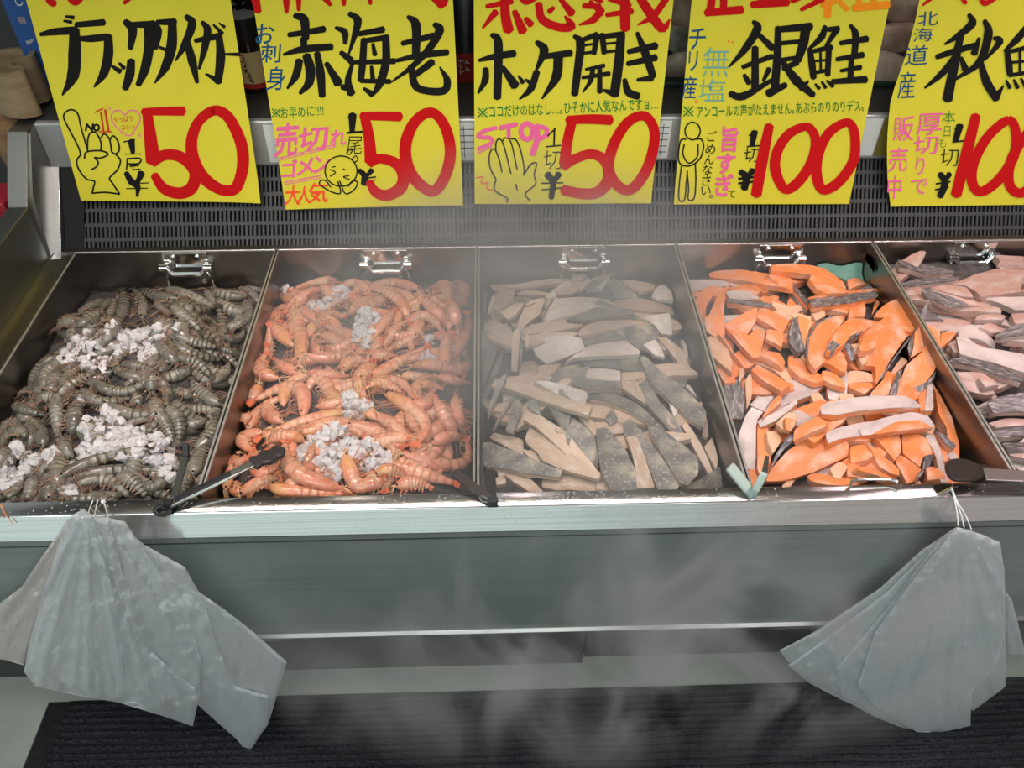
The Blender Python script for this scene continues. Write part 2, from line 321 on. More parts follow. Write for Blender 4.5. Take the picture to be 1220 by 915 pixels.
# rear grille, sloping back, with slots cut out of real thickness
def grille():
    y0, z0, y1, z1 = 1.385, 0.668, 1.492, 0.803
    L = math.hypot(y1-y0, z1-z0); dy, dz = (y1-y0)/L, (z1-z0)/L; ny, nz = -dz, dy
    def P(x, s, d=0): return (x, y0+dy*s+ny*d, z0+dz*s+nz*d)
    g = MB(); px = 0.0085; rows = 6; rh = L/rows; x = -0.80
    xs0, xs1 = -0.823, XR
    # rails between rows
    for k in range(rows+1):
        s0, s1 = max(0, k*rh-0.0035), min(L, k*rh+0.0035)
        g.hexa([P(xs0, s0), P(xs1, s0), P(xs1, s1), P(xs0, s1)], [P(xs0, s0, -.002), P(xs1, s0, -.002), P(xs1, s1, -.002), P(xs0, s1, -.002)])
    n = int((xs1-xs0)/px)
    for k in range(rows):
        for i in range(n):
            a = xs0+i*px; b = a+0.0042; s0, s1 = k*rh+0.003, (k+1)*rh-0.003; sk = 0.0008
            g.hexa([P(a, s0), P(b, s0), P(b+sk, s1), P(a+sk, s1)], [P(a, s0, -.002), P(b, s0, -.002), P(b+sk, s1, -.002), P(a+sk, s1, -.002)])
    part('rear_grille', g, 'grille', smooth=False)
    part('grille_backing', MB().hexa([P(xs0, 0, -.03), P(xs1, 0, -.03), P(xs1, L, -.03), P(xs0, L, -.03)], [P(xs0, 0, -.035), P(xs1, 0, -.035), P(xs1, L, -.035), P(xs0, L, -.035)]), 'void', smooth=False)
    part('grille_flange', MB().hexa([P(-.8235, 0, .003), P(-.79, 0, .003), P(-.775, L, .003), P(-.8235, L, .003)], [P(-.8235, 0), P(-.79, 0), P(-.775, L), P(-.8235, L)]), 'void', smooth=False)
grille()
part('price_rail', MB().prism([(1.486, 0.806), (1.486, 0.894), (1.489, 0.897), (1.500, 0.897), (1.500, 0.803), (1.489, 0.803)], -0.838, XR), mat('rail_grey', (0.42, 0.43, 0.42), 0.35, 0.5), 0.001)
part('shelf_board', MB().box((-0.8415, 1.500, 0.875), (XR, 2.04, 0.895)), mat('shelf_dark', (0.045, 0.045, 0.043), 0.4), 0.001)
part('added_shade_canopy', MB().box((XL, 0.93, 1.80), (XR, 2.04, 1.88)), mat('shade_canopy_grey', (0.42, 0.42, 0.41), 0.6))  # unseen slab, added overhead to shade the tops of the signs

# cards in the price rail (between the signs)
def rail_card(x0, x1, z0, z1, m, label, grid=False):
    o = MB().box((x0, 1.4835, z0), (x1, 1.4858, z1)).obj('price_card', m, smooth=False); tag(o, label, 'card')
    if grid:
        g = MB()
        for k in range(1, 6): g.box((x0+.004, 1.4828, z0+(z1-z0)*k/6), (x1-.004, 1.4834, z0+(z1-z0)*k/6+.0012))
        for k in range(1, 4): g.box((x0+(x1-x0)*k/4, 1.4828, z0+.006), (x0+(x1-x0)*k/4+.0012, 1.4834, z1-.006))
        g.obj('ruled_lines', MT['grille'], o, smooth=False)
white = mat('white_card', (0.62, 0.64, 0.62), 0.5)
rail_card(-0.012, -0.07+0.02, 0.812, 0.888, white, 'white card in the rail between the second and third signs') if False else None
a = at_y(545, 160, 1.484); b_ = at_y(566, 160, 1.484); rail_card(a[0]-.03, b_[0]+.02, 0.812, 0.890, white, 'white ruled card in the price rail between the prawn and fillet signs', True)
a = at_y(778, 160, 1.484); b_ = at_y(800, 160, 1.484); rail_card(a[0]-.03, b_[0]-.002, 0.812, 0.890, white, 'white ruled card in the price rail left of the ¥100 sign', True)
a = at_y(1020, 160, 1.484); b_ = at_y(1047, 160, 1.484); rail_card(a[0]-.05, b_[0], 0.812, 0.890, white, 'plain white card in the price rail between the two salmon signs')
a = at_y(1048, 160, 1.484); rail_card(a[0]+.002, a[0]+.035, 0.812, 0.890, mat('olive_card', (0.16, 0.14, 0.02), 0.5), 'olive yellow card beside the plain white card in the price rail')
a = at_y(300, 170, 1.484); b_ = at_y(330, 170, 1.484); rail_card(a[0]+.028, b_[0]+.02, 0.812, 0.890, white, 'white card in the price rail between the two prawn signs')

# ------------------------------------------------------------------ trays
TRAYN = ['leftmost tray', 'red prawn tray', 'fillet tray', 'orange salmon tray', 'rightmost tray']
def tray(k):
    x0, x1 = -0.8+k*TW+0.002, -0.8+(k+1)*TW-0.002; zf, t = 0.582, 0.0016
    root = empty('steel_tray', ((x0+x1)/2, 1.06, zf))
    tag(root, 'deep stainless tray holding '+['grey tiger prawns, leftmost tray', 'red prawns and ice', 'pale fish fillets', 'orange salmon slices', 'pinkish salmon slices, rightmost tray'][k], 'tray', 'steel trays set in the display case')
    mb = MB()
    mb.box((x0, YF, zf-t), (x1, YB, zf))
    mb.box((x0, YF, zf), (x0+t, YB, RIM)); mb.box((x1-t, YF, zf), (x1, YB, RIM)); mb.box((x0, YF, zf), (x1, YF+t, RIM-0.012)); mb.box((x0, YB-t, zf), (x1, YB, RIM))
    mb.obj('pan', MT['traysteel'], root, smooth=False)
    r = MB(); h = 0.0022
    r.tube([(x0+h/2, YF, RIM), (x0+h/2, YB-h, RIM), (x1-h/2, YB-h, RIM), (x1-h/2, YF, RIM)], h, 8)
    r.obj('rolled_rim', MT['rim'], root)
    # latch bracket and wire bail on the back wall
    cx = (x0+x1)/2+0.015; yw = YB-t-0.002
    br = empty('handle_bracket', (cx-root.location.x, yw-root.location.y, 0.67-zf)); br.parent = root
    def b(name, mbx, m): 
        o = mbx.obj(name, MT[m], None, bevel=0.0006); o.parent = br; o.location = (0, 0, 0); return o
    # local coordinates relative to bracket
    p = MB().box((-0.044, -0.001, -0.030), (0.044, 0.002, 0.0075)); b('plate', p, 'bright')
    for s in (-1, 1):
        rv = MB().tube([(s*0.024, -0.005, -0.003), (s*0.024, 0.0, -0.003)], 0.0055, 12); b('rivet', rv, 'bright')
        cl = MB().tube([(s*0.052, -0.009, -0.022), (s*0.036, -0.009, -0.022)], 0.0095, 12); b('clip', cl, 'bright')
    bar = MB().tube([(-0.038, -0.012, -0.020), (-0.028, -0.015, -0.034), (0.028, -0.015, -0.034), (0.038, -0.012, -0.020)], 0.0052, 8); b('bar', bar, 'bright')
    wire = MB(); hw = [(0.030, -0.006, -0.033), (0.040, -0.008, -0.036), (0.044, -0.010, -0.044), (0.046, -0.012, -0.070), (0.044, -0.012, -0.082), (0.036, -0.012, -0.086)]
    wire.tube([(-x, y, z) for x, y, z in hw]+hw[::-1], 0.003, 6)
    b('bail', wire, 'bright')
    hole = MB().tube([(0.024, 0.0, -0.062), (0.024, 0.0015, -0.062)], 0.0055, 12); b('stud', hole, 'bright')
    return root
TRAYS = [tray(k) for k in range(5)]
# ------------------------------------------------------------------ hand written price signs
LEAN = math.radians(12.8)
SU = np.array([0, math.sin(LEAN), math.cos(LEAN)])      # up along the paper
SN = np.array([0, -math.cos(LEAN), math.sin(LEAN)])     # towards the viewer
class Sign:
    def __init__(s, label, corners, off, curl, bow=None):
        # corners: px of bottom left, bottom right, top right, top left
        s.p0 = np.array([0, 1.4655-off, 0.897]); s.curl = curl; s.fat = 1.24
        s.c = [on_plane(*q, s.p0, SN) for q in corners]
        s.root = None; n, m = 14, 18; v = []; f = []
        for side in (0.0, -0.0006):
            for j in range(m+1):
                for i in range(n+1):
                    u, w = i/n, j/m
                    P = (s.c[0]*(1-u)+s.c[1]*u)*(1-w)+(s.c[3]*(1-u)+s.c[2]*u)*w
                    if bow: P = P+np.array([np.interp(w, bow[0], bow[1])*(1-u), 0, 0])
                    v.append(P+SN*(s.bend(P)+side))
        K = (n+1)*(m+1)
        for j in range(m):
            for i in range(n):
                a = j*(n+1)+i; f.append((a, a+1, a+n+2, a+n+1)); f.append((K+a, K+a+n+1, K+a+n+2, K+a+1))
        ring = [i for i in range(n+1)]+[j*(n+1)+n for j in range(1, m+1)]+[m*(n+1)+i for i in range(n-1, -1, -1)]+[j*(n+1) for j in range(m-1, 0, -1)]
        for a, b in zip(ring, ring[1:]+ring[:1]): f.append((a, K+a, K+b, b))
        s.root = mesh_obj('price_sign', v, f, MT['paper'], angle=40, origin=(s.c[0]+s.c[1])/2)
        tag(s.root, label, 'sign', 'yellow handwritten price signs along the shelf edge')
    def uvw(s, P):
        e = s.c[1]-s.c[0]; W = np.linalg.norm(e); u = np.dot(P-s.c[0], e)/W/W
        h = np.dot(P-s.c[0], SU)/0.36; return u, h
    def bend(s, P):
        u, h = s.uvw(P); b = 0.0
        lo = max(0.0, 1-h/0.22)
        cl, cr, wv = s.curl
        b += cl*lo**2*max(0, 1-u/0.35)**2 + cr*lo**2*max(0, 1-(1-u)/0.35)**2 + wv*math.sin(u*math.pi)*max(0, 1-h)
        return b
    def P(s, x, y, lift=0.0005):
        p = on_plane(x, y, s.p0, SN); return p+SN*(s.bend(p)+lift)
    def part(s, name, mb, ink):
        return mesh_obj(name, mb.v, mb.f, MT[ink], s.root, smooth=False, origin=s.root.location)
def smooth_line(pts, w, n=5):
    pts = [np.array(p, float) for p in pts]; m = len(pts)
    ws = w if hasattr(w, '__len__') else [w]*m
    if len(ws) != m: ws = list(np.interp(np.linspace(0, 1, m), np.linspace(0, 1, len(ws)), ws))
    if m == 2: 
        return [pts[0]*(1-t)+pts[1]*t for t in np.linspace(0, 1, 5)], list(np.interp(np.linspace(0, 1, 5), [0, 1], ws))
    P = [2*pts[0]-pts[1]]+pts+[2*pts[-1]-pts[-2]]; out = []; wo = []
    if np.linalg.norm(pts[0]-pts[-1]) < 1e-6: P[0] = pts[-2]; P[-1] = pts[1]
    for i in range(1, m):
        a, b, c, d = P[i-1:i+3]
        for t in np.linspace(0, 1, n, endpoint=False):
            out.append(0.5*((2*b)+(-a+c)*t+(2*a-5*b+4*c-d)*t*t+(-a+3*b-3*c+d)*t**3)); wo.append(ws[i-1]*(1-t)+ws[i]*t)
    out.append(pts[-1]); wo.append(ws[-1]); return out, wo
LIFT = [0.0004]
def brush(sign, mb, pts, w, n=5, curve=True, dry=0):
    """one brush stroke: ribbon with rounded slanted ends (px coordinates)"""
    if curve: L, W = smooth_line(pts, w, n)
    else:
        L = [np.array(p, float) for p in pts]; W = list(w) if hasattr(w, '__len__') else [w]*len(L)
        if len(W) != len(L): W = list(np.interp(np.linspace(0, 1, len(L)), np.linspace(0, 1, len(W)), W))
    left = []; right = []
    for i, p in enumerate(L):
        t = L[min(i+1, len(L)-1)]-L[max(i-1, 0)]; t = t/(np.linalg.norm(t)+1e-9); nn = np.array([-t[1], t[0]])
        h = W[i]*0.5*sign.fat
        left.append(p+nn*h); right.append(p-nn*h)
    t0 = L[0]-L[1]; t0 /= np.linalg.norm(t0)+1e-9; t1 = L[-1]-L[-2]; t1 /= np.linalg.norm(t1)+1e-9
    a0 = [L[0]+t0*W[0]*0.28+0.25*(left[0]-L[0]), L[0]+t0*W[0]*0.28+0.25*(right[0]-L[0])]
    a1 = [L[-1]+t1*W[-1]*0.28+0.25*(left[-1]-L[-1]), L[-1]+t1*W[-1]*0.28+0.25*(right[-1]-L[-1])]
    left = [a0[0]]+left+[a1[0]]; right = [a0[1]]+right+[a1[1]]
    LIFT[0] += 0.000004
    lift = LIFT[0]
    v = [sign.P(*q, lift) for q in left]+[sign.P(*q, lift) for q in right]; k = len(left)
    mb.add(v, [(i, i+1, k+i+1, k+i) for i in range(k-1)])
def strokes(sign, name, ink, org, sc, lst, curve=True):
    mb = MB()
    for st in lst:
        pts, w = st[0], st[1]
        pts = [(org[0]+x/sc, org[1]+y/sc) for x, y in pts]
        w = [k/sc for k in w] if hasattr(w, '__len__') else w/sc
        brush(sign, mb, pts, w, curve=curve and (len(st) < 3))
    return sign.part(name, mb, ink)
def text_mesh(body, bold=0.0):
    cu = bpy.data.curves.new('lettering', 'FONT'); cu.body = body; cu.size = 1.0; cu.resolution_u = 2; cu.offset = bold
    ob = bpy.data.objects.new('lettering', cu); C.objects.link(ob)
    dg = bpy.context.evaluated_depsgraph_get(); me = bpy.data.meshes.new_from_object(ob.evaluated_get(dg))
    v = np.array([x.co[:] for x in me.vertices]) if len(me.vertices) else np.zeros((0, 3)); f = [tuple(p.vertices) for p in me.polygons]
    bpy.data.objects.remove(ob); bpy.data.curves.remove(cu); bpy.data.meshes.remove(me); return v, f
def lettering(sign, mb, body, p0, p1, height, org, sc, bold=0.0, slant=0.0, font_h=0.76):
    """text from p0 (start of baseline) to p1 (end of baseline), height in crop px"""
    v, f = text_mesh(body, bold)
    if not len(v): return
    x0, x1 = v[:, 0].min(), v[:, 0].max()
    e = np.array(p1, float)-np.array(p0, float); L = np.linalg.norm(e); e /= L; up = np.array([e[1], -e[0]])
    LIFT[0] += 0.000004
    out = []
    for p in v:
        a = (p[0]-x0)/(x1-x0)*L; b = p[1]/font_h*height
        q = np.array(p0)+e*(a+slant*b)+up*b
        out.append(sign.P(org[0]+q[0]/sc, org[1]+q[1]/sc, LIFT[0]))
    mb.add(out, f)
def glyph(sign, mb, ch, c, h, w, org, sc, bold=0.0, tilt=0.0):
    """one character centred at c"""
    v, f = text_mesh(ch, bold)
    if not len(v): return
    mn, mx = v.min(0), v.max(0); ct = (mn+mx)/2; ext = max(mx[0]-mn[0], mx[1]-mn[1], 1e-3)
    LIFT[0] += 0.000004
    out = []
    for p in v:
        a = (p[0]-ct[0])/ext*w; b = (p[1]-ct[1])/ext*h
        x = c[0]+a*math.cos(tilt)+b*math.sin(tilt)*0.0+b*0.08; y = c[1]-b+a*math.sin(tilt)
        out.append(sign.P(org[0]+x/sc, org[1]+y/sc, LIFT[0]))
    mb.add(out, f)
def kome(sign, mb, c, r, org, sc):
    for a in ([(-1, -1), (1, 1)], [(1, -1), (-1, 1)], [(-0.12, -0.9), (0.12, -0.75)], [(-0.12, 0.75), (0.12, 0.9)], [(-0.95, -0.1), (-0.8, 0.1)], [(0.8, -0.1), (0.95, 0.1)]):
        brush(sign, mb, [(org[0]+(c[0]+x*r)/sc, org[1]+(c[1]+y*r)/sc) for x, y in a], 4.5/sc)
def ell(cx, cy, rx, ry, n=14): return [(cx+rx*math.cos(2*math.pi*k/n), cy+ry*math.sin(2*math.pi*k/n)) for k in range(n+1)]

# ---- sign 1
s = Sign('yellow sign for black tiger prawns, red 50 and pointing hand drawing', [(96.5, 239), (311.5, 241), (258, -110), (1, -110)], 0.0, (0.0, 0.006, 0.0))
O, K = (0, 0), 3.659
strokes(s, 'product_name', 'ink_black', O, K, [
 ([(285,72),(322,77)],[10,16]), ([(278,90),(312,97)],[8,14]), ([(175,150),(240,138),(335,132)],[14,26,30]), ([(325,128),(326,230),(318,330),(272,415)],[36,46,44,6]),
 ([(330,108),(455,97)],[20,24]), ([(345,168),(400,168),(470,160)],[18,26,26]), ([(472,155),(472,240),(452,320),(410,380)],[30,36,32,6]),
 ([(487,287),(525,312)],[10,20]), ([(520,275),(542,298)],[10,16]), ([(572,262),(566,325),(545,388)],[28,34,24]),
 ([(545,92),(578,130),(568,212)],[22,34,20]), ([(562,108),(655,106)],[20,26]), ([(646,108),(650,200),(632,300),(602,372)],[32,36,34,20]),
 ([(660,95),(688,135),(678,212)],[20,32,18]), ([(682,97),(765,95)],[18,26]), ([(752,98),(748,200),(722,290),(675,362)],[30,38,32,6]), ([(695,205),(748,228)],[10,18]),
 ([(810,70),(838,105),(800,205),(765,265)],[18,32,24,6]), ([(815,180),(838,265),(860,360)],[24,32,14]),
 ([(850,178),(960,156)],[16,26]), ([(955,158),(962,250),(950,360)],[24,34,28]), ([(952,352),(897,322)],[22,8]), ([(880,95),(905,130),(892,210),(868,300)],[14,28,26,10]), ([(930,107),(970,147)],[8,16]), ([(955,100),(980,118)],[6,12]),
 ([(972,236),(1045,237)],[8,14])])
strokes(s, 'headline_lettering', 'ink_red', O, K, [([(205,-60),(215,0),(240,18)],[20,26,24]), ([(290,-30),(328,8),(362,-25)],[24,28,26]), ([(540,14),(572,-10)],[14,14]), ([(380,-60),(470,-30)],20)])
strokes(s, 'price', 'ink_red', O, K, [
 ([(622,488),(700,485),(802,484)],[26,30,34]), ([(640,480),(655,590),(668,705)],[34,44,52]), ([(662,705),(720,675),(790,685),(848,745),(838,815),(785,842),(715,822),(672,762)],[42,38,40,40,44,42,38,28]),
 ([(930,482),(866,530),(836,610),(842,690),(880,765),(935,812),(985,830),(1032,815),(1058,730),(1055,640),(1025,560),(985,500),(930,482)],[36,36,40,44,44,40,38,40,42,42,40,38,36])])
strokes(s, 'hand_drawing', 'ink_black', O, K, [(p, 6) for p in [
 [(352,675),(342,640),(300,560),(278,512),(288,487),(315,478),(340,497),(355,560),(382,652)], [(382,655),(383,610),(395,578),(420,580),(440,620),(440,657)], [(440,602),(455,583),(478,608),(487,662)],
 [(480,607),(495,592),(515,618),(520,655),(503,670),(487,662)], [(368,692),(378,662),(440,657),(472,672),(440,688),(412,686)], [(412,688),(428,705),(422,725),(398,740)],
 [(352,675),(335,700),(345,740),(378,780),(412,790),(408,815),(402,842)], [(402,842),(460,838),(522,846)], [(522,846),(492,800),(478,776),(512,740),(525,700),(505,672)]]])
strokes(s, 'number_one_mark', 'ink_black', O, K, [([(374,571),(379,539)],7), ([(379,541),(402,568)],8), ([(402,570),(406,539)],7), (ell(421,556,11,13),7)])
strokes(s, 'rank_numeral', 'ink_rose', O, K, [([(440,487),(452,572)],7), ([(458,478),(474,572)],8), ([(414,490),(450,472)],5), ([(432,574),(490,574)],5)])
strokes(s, 'heart_drawing', 'ink_pink', O, K, [([(565,592),(520,567),(487,525),(490,492),(518,480),(545,500),(570,480),(604,490),(610,525),(590,562),(565,592)],4), ([(466,468),(472,480)],3), ([(476,464),(482,478)],3), ([(600,585),(605,597)],3), ([(608,582),(614,594)],3)])
mb = MB(); lettering(s, mb, 'やっぱり', (497,533), (580,527), 22, O, K); lettering(s, mb, 'コレッ', (530,565), (590,560), 20, O, K); s.part('heart_lettering', mb, 'ink_rose')
strokes(s, 'unit_lettering', 'ink_black', O, K, [([(572,613),(580,665)],[26,16]), ([(540,618),(588,608)],5), ([(545,671),(615,671)],4), ([(553,692),(610,690),(606,712),(556,714)],6), ([(556,692),(552,738)],6), ([(566,724),(604,720)],6), ([(580,715),(580,740),(612,738)],6,1),
 ([(550,752),(572,790),(600,812),(598,856)],[18,24,22,8]), ([(618,752),(604,785),(590,805)],[26,18,10]), ([(552,822),(645,820)],4), ([(560,800),(648,797)],4)])
# ---- sign 2
s = Sign('yellow sign for red prawns, red 50 and bowing face drawing', [(341, 249), (552, 243.7), (534, -110), (283, -110)], 0.001, (0.004, 0.006, 0.002))
O, K = (300, 0), 3.6615
strokes(s, 'product_name', 'ink_black', O, K, [
 ([(185,68),(228,85),(235,172)],[18,34,26]), ([(160,152),(240,140),(318,126)],[18,22,24]), ([(138,238),(220,215),(350,204)],[10,26,26]), ([(225,165),(230,215)],24), ([(208,262),(192,330),(155,386)],[28,28,8]), ([(238,240),(255,300),(250,360),(210,408)],[30,36,32,12]), ([(285,230),(300,320),(308,420)],[22,32,24]), ([(325,275),(380,365)],[18,34]),
 ([(365,120),(405,140),(408,190)],[12,26,16]), ([(388,228),(436,265)],[18,26]), ([(440,275),(420,350),(435,410)],[12,24,30]), ([(392,378),(430,385)],[20,28]), ([(425,58),(462,88),(450,150),(420,245)],[18,30,22,6]), ([(465,148),(576,128)],[18,24]), ([(490,170),(484,270),(475,352)],[24,26,24]), ([(490,178),(595,162)],[18,22]), ([(585,165),(585,270),(560,360),(528,415)],[26,30,30,10]), ([(528,412),(488,385)],[24,12]), ([(425,272),(625,266)],[14,22]), ([(475,352),(605,355)],[16,18]), ([(528,190),(538,240)],[12,18]), ([(522,288),(528,342)],[12,18]),
 ([(680,72),(716,108),(716,235)],[14,34,28]), ([(655,190),(795,155)],[18,24]), ([(795,105),(820,130),(775,210),(700,290),(608,358)],[18,32,26,20,6]), ([(630,264),(740,240),(855,228)],[14,24,24]), ([(695,285),(712,370),(760,395),(838,395),(852,350),(820,292)],[24,28,26,28,26,6]), ([(700,335),(790,268)],[22,26])])
strokes(s, 'headline_lettering', 'ink_red', O, K, [([(5,-60),(28,52)],[36,24]), ([(150,-60),(152,55)],[36,14]), ([(205,-60),(205,45)],[26,14]), ([(290,-40),(345,22)],[30,14]), ([(400,-60),(402,22)],[30,14]), ([(470,-60),(470,-10)],30), ([(512,-40),(518,18)],[24,12]), ([(620,-60),(700,-20)],24), ([(770,-40),(832,28)],[30,26]), ([(832,20),(860,-50)],[30,24])])
mb = MB(); glyph(s, mb, 'お', (57,147), 90, 80, O, K, 0.008); glyph(s, mb, '刺', (82,232), 82, 90, O, K, 0.004); glyph(s, mb, '身', (105,342), 105, 86, O, K, 0.004); s.part('raw_eating_lettering', mb, 'ink_blue')
mb = MB(); lettering(s, mb, 'お早めに!!!!', (128,514), (315,500), 42, O, K, 0.004); kome(s, mb, (107,492), 17, O, K); s.part('note_lettering', mb, 'ink_green')
mb = MB(); 
for ch, c, h, w in (('売', (152,610), 150, 105), ('切', (268,605), 110, 130), ('れ', (378,600), 80, 70), ('ゴ', (165,735), 80, 75), ('メ', (235,725), 80, 80), ('ン', (305,715), 80, 70)): glyph(s, mb, ch, c, h, w, O, K, 0.022, -0.08)
s.part('sold_out_lettering', mb, 'ink_pink')
strokes(s, 'underline', 'ink_pink', O, K, [([(118,690),(360,630)],4), ([(118,700),(362,640)],3), ([(140,795),(300,765)],4), ([(142,804),(300,776)],3)])
mb = MB()
for ch, c, h, w in (('大', (180,850), 90, 70), ('人', (228,850), 80, 60), ('気', (290,840), 90, 90)): glyph(s, mb, ch, c, h, w, O, K, 0.012, -0.05)
s.part('popular_lettering', mb, 'ink_coral')
strokes(s, 'face_drawing', 'ink_black', O, K, [(ell(390,745,70,66),5), ([(340,738),(366,750),(342,768)],4), ([(425,765),(400,770),(428,782)],4), ([(352,728),(366,724)],4), ([(398,735),(410,740)],4), ([(376,790),(388,840),(350,836),(300,806),(300,788),(322,786),(345,815)],5), ([(384,788),(408,842),(445,828),(462,795),(440,788),(420,812)],5), ([(418,665),(425,650),(440,650),(430,670),(418,672)],4), ([(440,690),(455,678),(462,698),(445,705),(438,690)],4)])
strokes(s, 'unit_lettering', 'ink_black', O, K, [([(440,498),(438,576)],[30,18]), ([(420,512),(455,498)],6), ([(416,578),(492,573)],8), ([(468,740),(492,765),(492,802)],[16,22,26]), ([(525,740),(500,768)],[20,12]), ([(478,778),(542,770)],5), ([(486,800),(540,782)],4)])
mb = MB(); glyph(s, mb, '尾', (448,632), 80, 68, O, K, -0.01); s.part('unit_character', mb, 'ink_black')
strokes(s, 'price', 'ink_red', O, K, [([(478,505),(560,505),(650,508)],[28,32,34]), ([(492,505),(512,600),(520,705)],[34,38,44]), ([(512,708),(560,690),(630,712),(662,765),(648,820),(590,850),(540,835),(512,790)],[38,34,38,42,44,40,36,26]),
 ([(770,490),(712,530),(675,610),(672,690),(700,765),(748,815),(795,832),(840,775),(866,680),(855,585),(818,512),(770,490)],[36,38,42,42,42,40,38,40,40,38,36,36])])
# ---- sign 3
s = Sign('yellow sign for opened fish fillets, pink STOP and raised hand', [(565.6, 243), (775.3, 241.7), (815, -110), (564, -110)], 0.0, (0.0, 0.003, 0.003))
O, K = (550, 0), 3.6615
strokes(s, 'headline_lettering', 'ink_red', O, K, [([(185,-60),(190,60),(205,135)],[26,34,38]), ([(108,28),(220,5)],[16,22]), ([(150,50),(92,122)],[26,8]), ([(230,48),(268,138)],[20,34]), ([(250,-20),(280,10),(330,-10)],[16,18,14]), ([(278,80),(304,108)],[18,26]), ([(335,15),(352,85),(425,118),(478,112),(450,70)],[26,30,30,34,8]), ([(380,52),(402,32)],[20,14]), ([(430,-5),(482,60)],[16,30]), ([(530,25),(605,28)],20), ([(545,-30),(610,5)],22), ([(612,38),(575,85),(512,108)],[26,26,6]), ([(560,5),(612,62)],[14,22]), ([(640,-5),(735,25)],[14,20]), ([(712,-60),(712,60),(714,128)],[30,36,36]), ([(630,65),(745,48)],[16,22]), ([(760,-40),(800,25),(872,122),(908,85)],[24,34,34,6]), ([(895,-10),(835,70),(768,108)],[24,24,6])])
strokes(s, 'product_name', 'ink_black', O, K, [
 ([(130,150),(160,190),(155,428)],[16,32,28]), ([(75,263),(150,245),(232,232)],[12,24,26]), ([(105,298),(102,350),(72,406)],[22,26,8]), ([(178,292),(235,375)],[18,34]),
 ([(248,330),(268,360)],[8,18]), ([(278,345),(302,362)],[8,18]), ([(328,310),(302,385),(252,432)],[24,26,6]),
 ([(325,182),(360,218),(325,305)],[16,34,10]), ([(340,248),(478,230)],[18,26]), ([(422,240),(412,335),(350,430)],[34,34,6]),
 ([(490,155),(518,190),(505,310),(492,412)],[14,32,28,26]), ([(515,178),(592,150)],[16,22]), ([(590,155),(576,235)],[22,18]), ([(528,198),(580,190)],9), ([(528,232),(578,226)],11),
 ([(612,148),(622,232)],[22,20]), ([(618,158),(708,148)],[18,22]), ([(695,155),(685,270),(665,415)],[30,34,34]), ([(665,408),(618,392)],[26,10]), ([(630,190),(682,185)],9), ([(628,226),(682,220)],11),
 ([(540,302),(622,285)],[10,16]), ([(525,338),(645,320)],[12,18]), ([(572,295),(562,350),(528,402)],[18,18,6]), ([(602,290),(602,402)],[16,20]),
 ([(725,225),(850,198)],[18,26]), ([(722,278),(848,250)],[18,26]), ([(765,142),(800,230),(835,335)],[14,30,26]), ([(832,340),(765,348)],[24,12]), ([(710,345),(726,400),(772,420)],[16,28,26])])
mb = MB(); lettering(s, mb, 'ココだけのはなし…｡ひそかに人気なんですョ…', (122,508), (856,472), 44, O, K, 0.006); kome(s, mb, (92,490), 19, O, K); s.part('note_lettering', mb, 'ink_green')
strokes(s, 'stop_lettering', 'ink_pink', O, K, [([(152,556),(95,572),(72,596),(120,600),(135,618),(100,638),(70,650)],14), ([(165,558),(240,540)],16), ([(205,550),(205,602)],14), (ell(285,572,26,34),18), ([(325,545),(330,600),(308,672)],[18,20,22]), ([(325,548),(368,560),(366,590),(330,608)],16), ([(70,668),(130,640)],4), ([(250,605),(380,595)],4)])
strokes(s, 'hand_drawing', 'ink_black', O, K, [(p, 5) for p in [
 [(150,780),(126,735),(120,690),(128,656),(146,652),(165,700),(176,750)], [(150,662),(150,622),(166,604),(186,640),(215,756)], [(180,612),(192,600),(216,622),(242,738)], [(214,604),(236,608),(256,650),(272,728),(270,762)],
 [(270,762),(300,716),(326,711),(316,760),(322,800),(278,842),(300,876)], [(150,780),(144,828),(198,862),(196,882)], [(235,800),(242,826)]]])
strokes(s, 'squiggle', 'ink_coral', O, K, [([(65,775),(92,772),(86,800),(116,796),(110,820),(142,830)],4)])
strokes(s, 'unit_lettering', 'ink_black', O, K, [([(405,560),(402,634)],6), ([(374,592),(412,556)],5), ([(366,638),(432,632)],5), ([(372,757),(398,795),(390,862)],[26,22,20]), ([(424,755),(402,792)],[24,14]), ([(348,797),(442,795)],5), ([(348,826),(440,816)],5)])
mb = MB(); glyph(s, mb, '切', (398,695), 84, 84, O, K, -0.012); s.part('unit_character', mb, 'ink_black')
strokes(s, 'price', 'ink_red', O, K, [([(460,522),(560,518),(652,522)],[30,34,36]), ([(482,520),(460,620),(448,715)],[34,36,40]), ([(440,722),(500,688),(570,670),(628,705),(640,780),(592,836),(520,842),(440,825)],[36,34,34,38,44,40,38,36]),
 ([(772,505),(712,545),(658,640),(640,730),(668,795),(722,828),(775,790),(822,700),(842,590),(818,520),(772,505)],[34,36,38,40,38,36,38,38,36,34,34])])
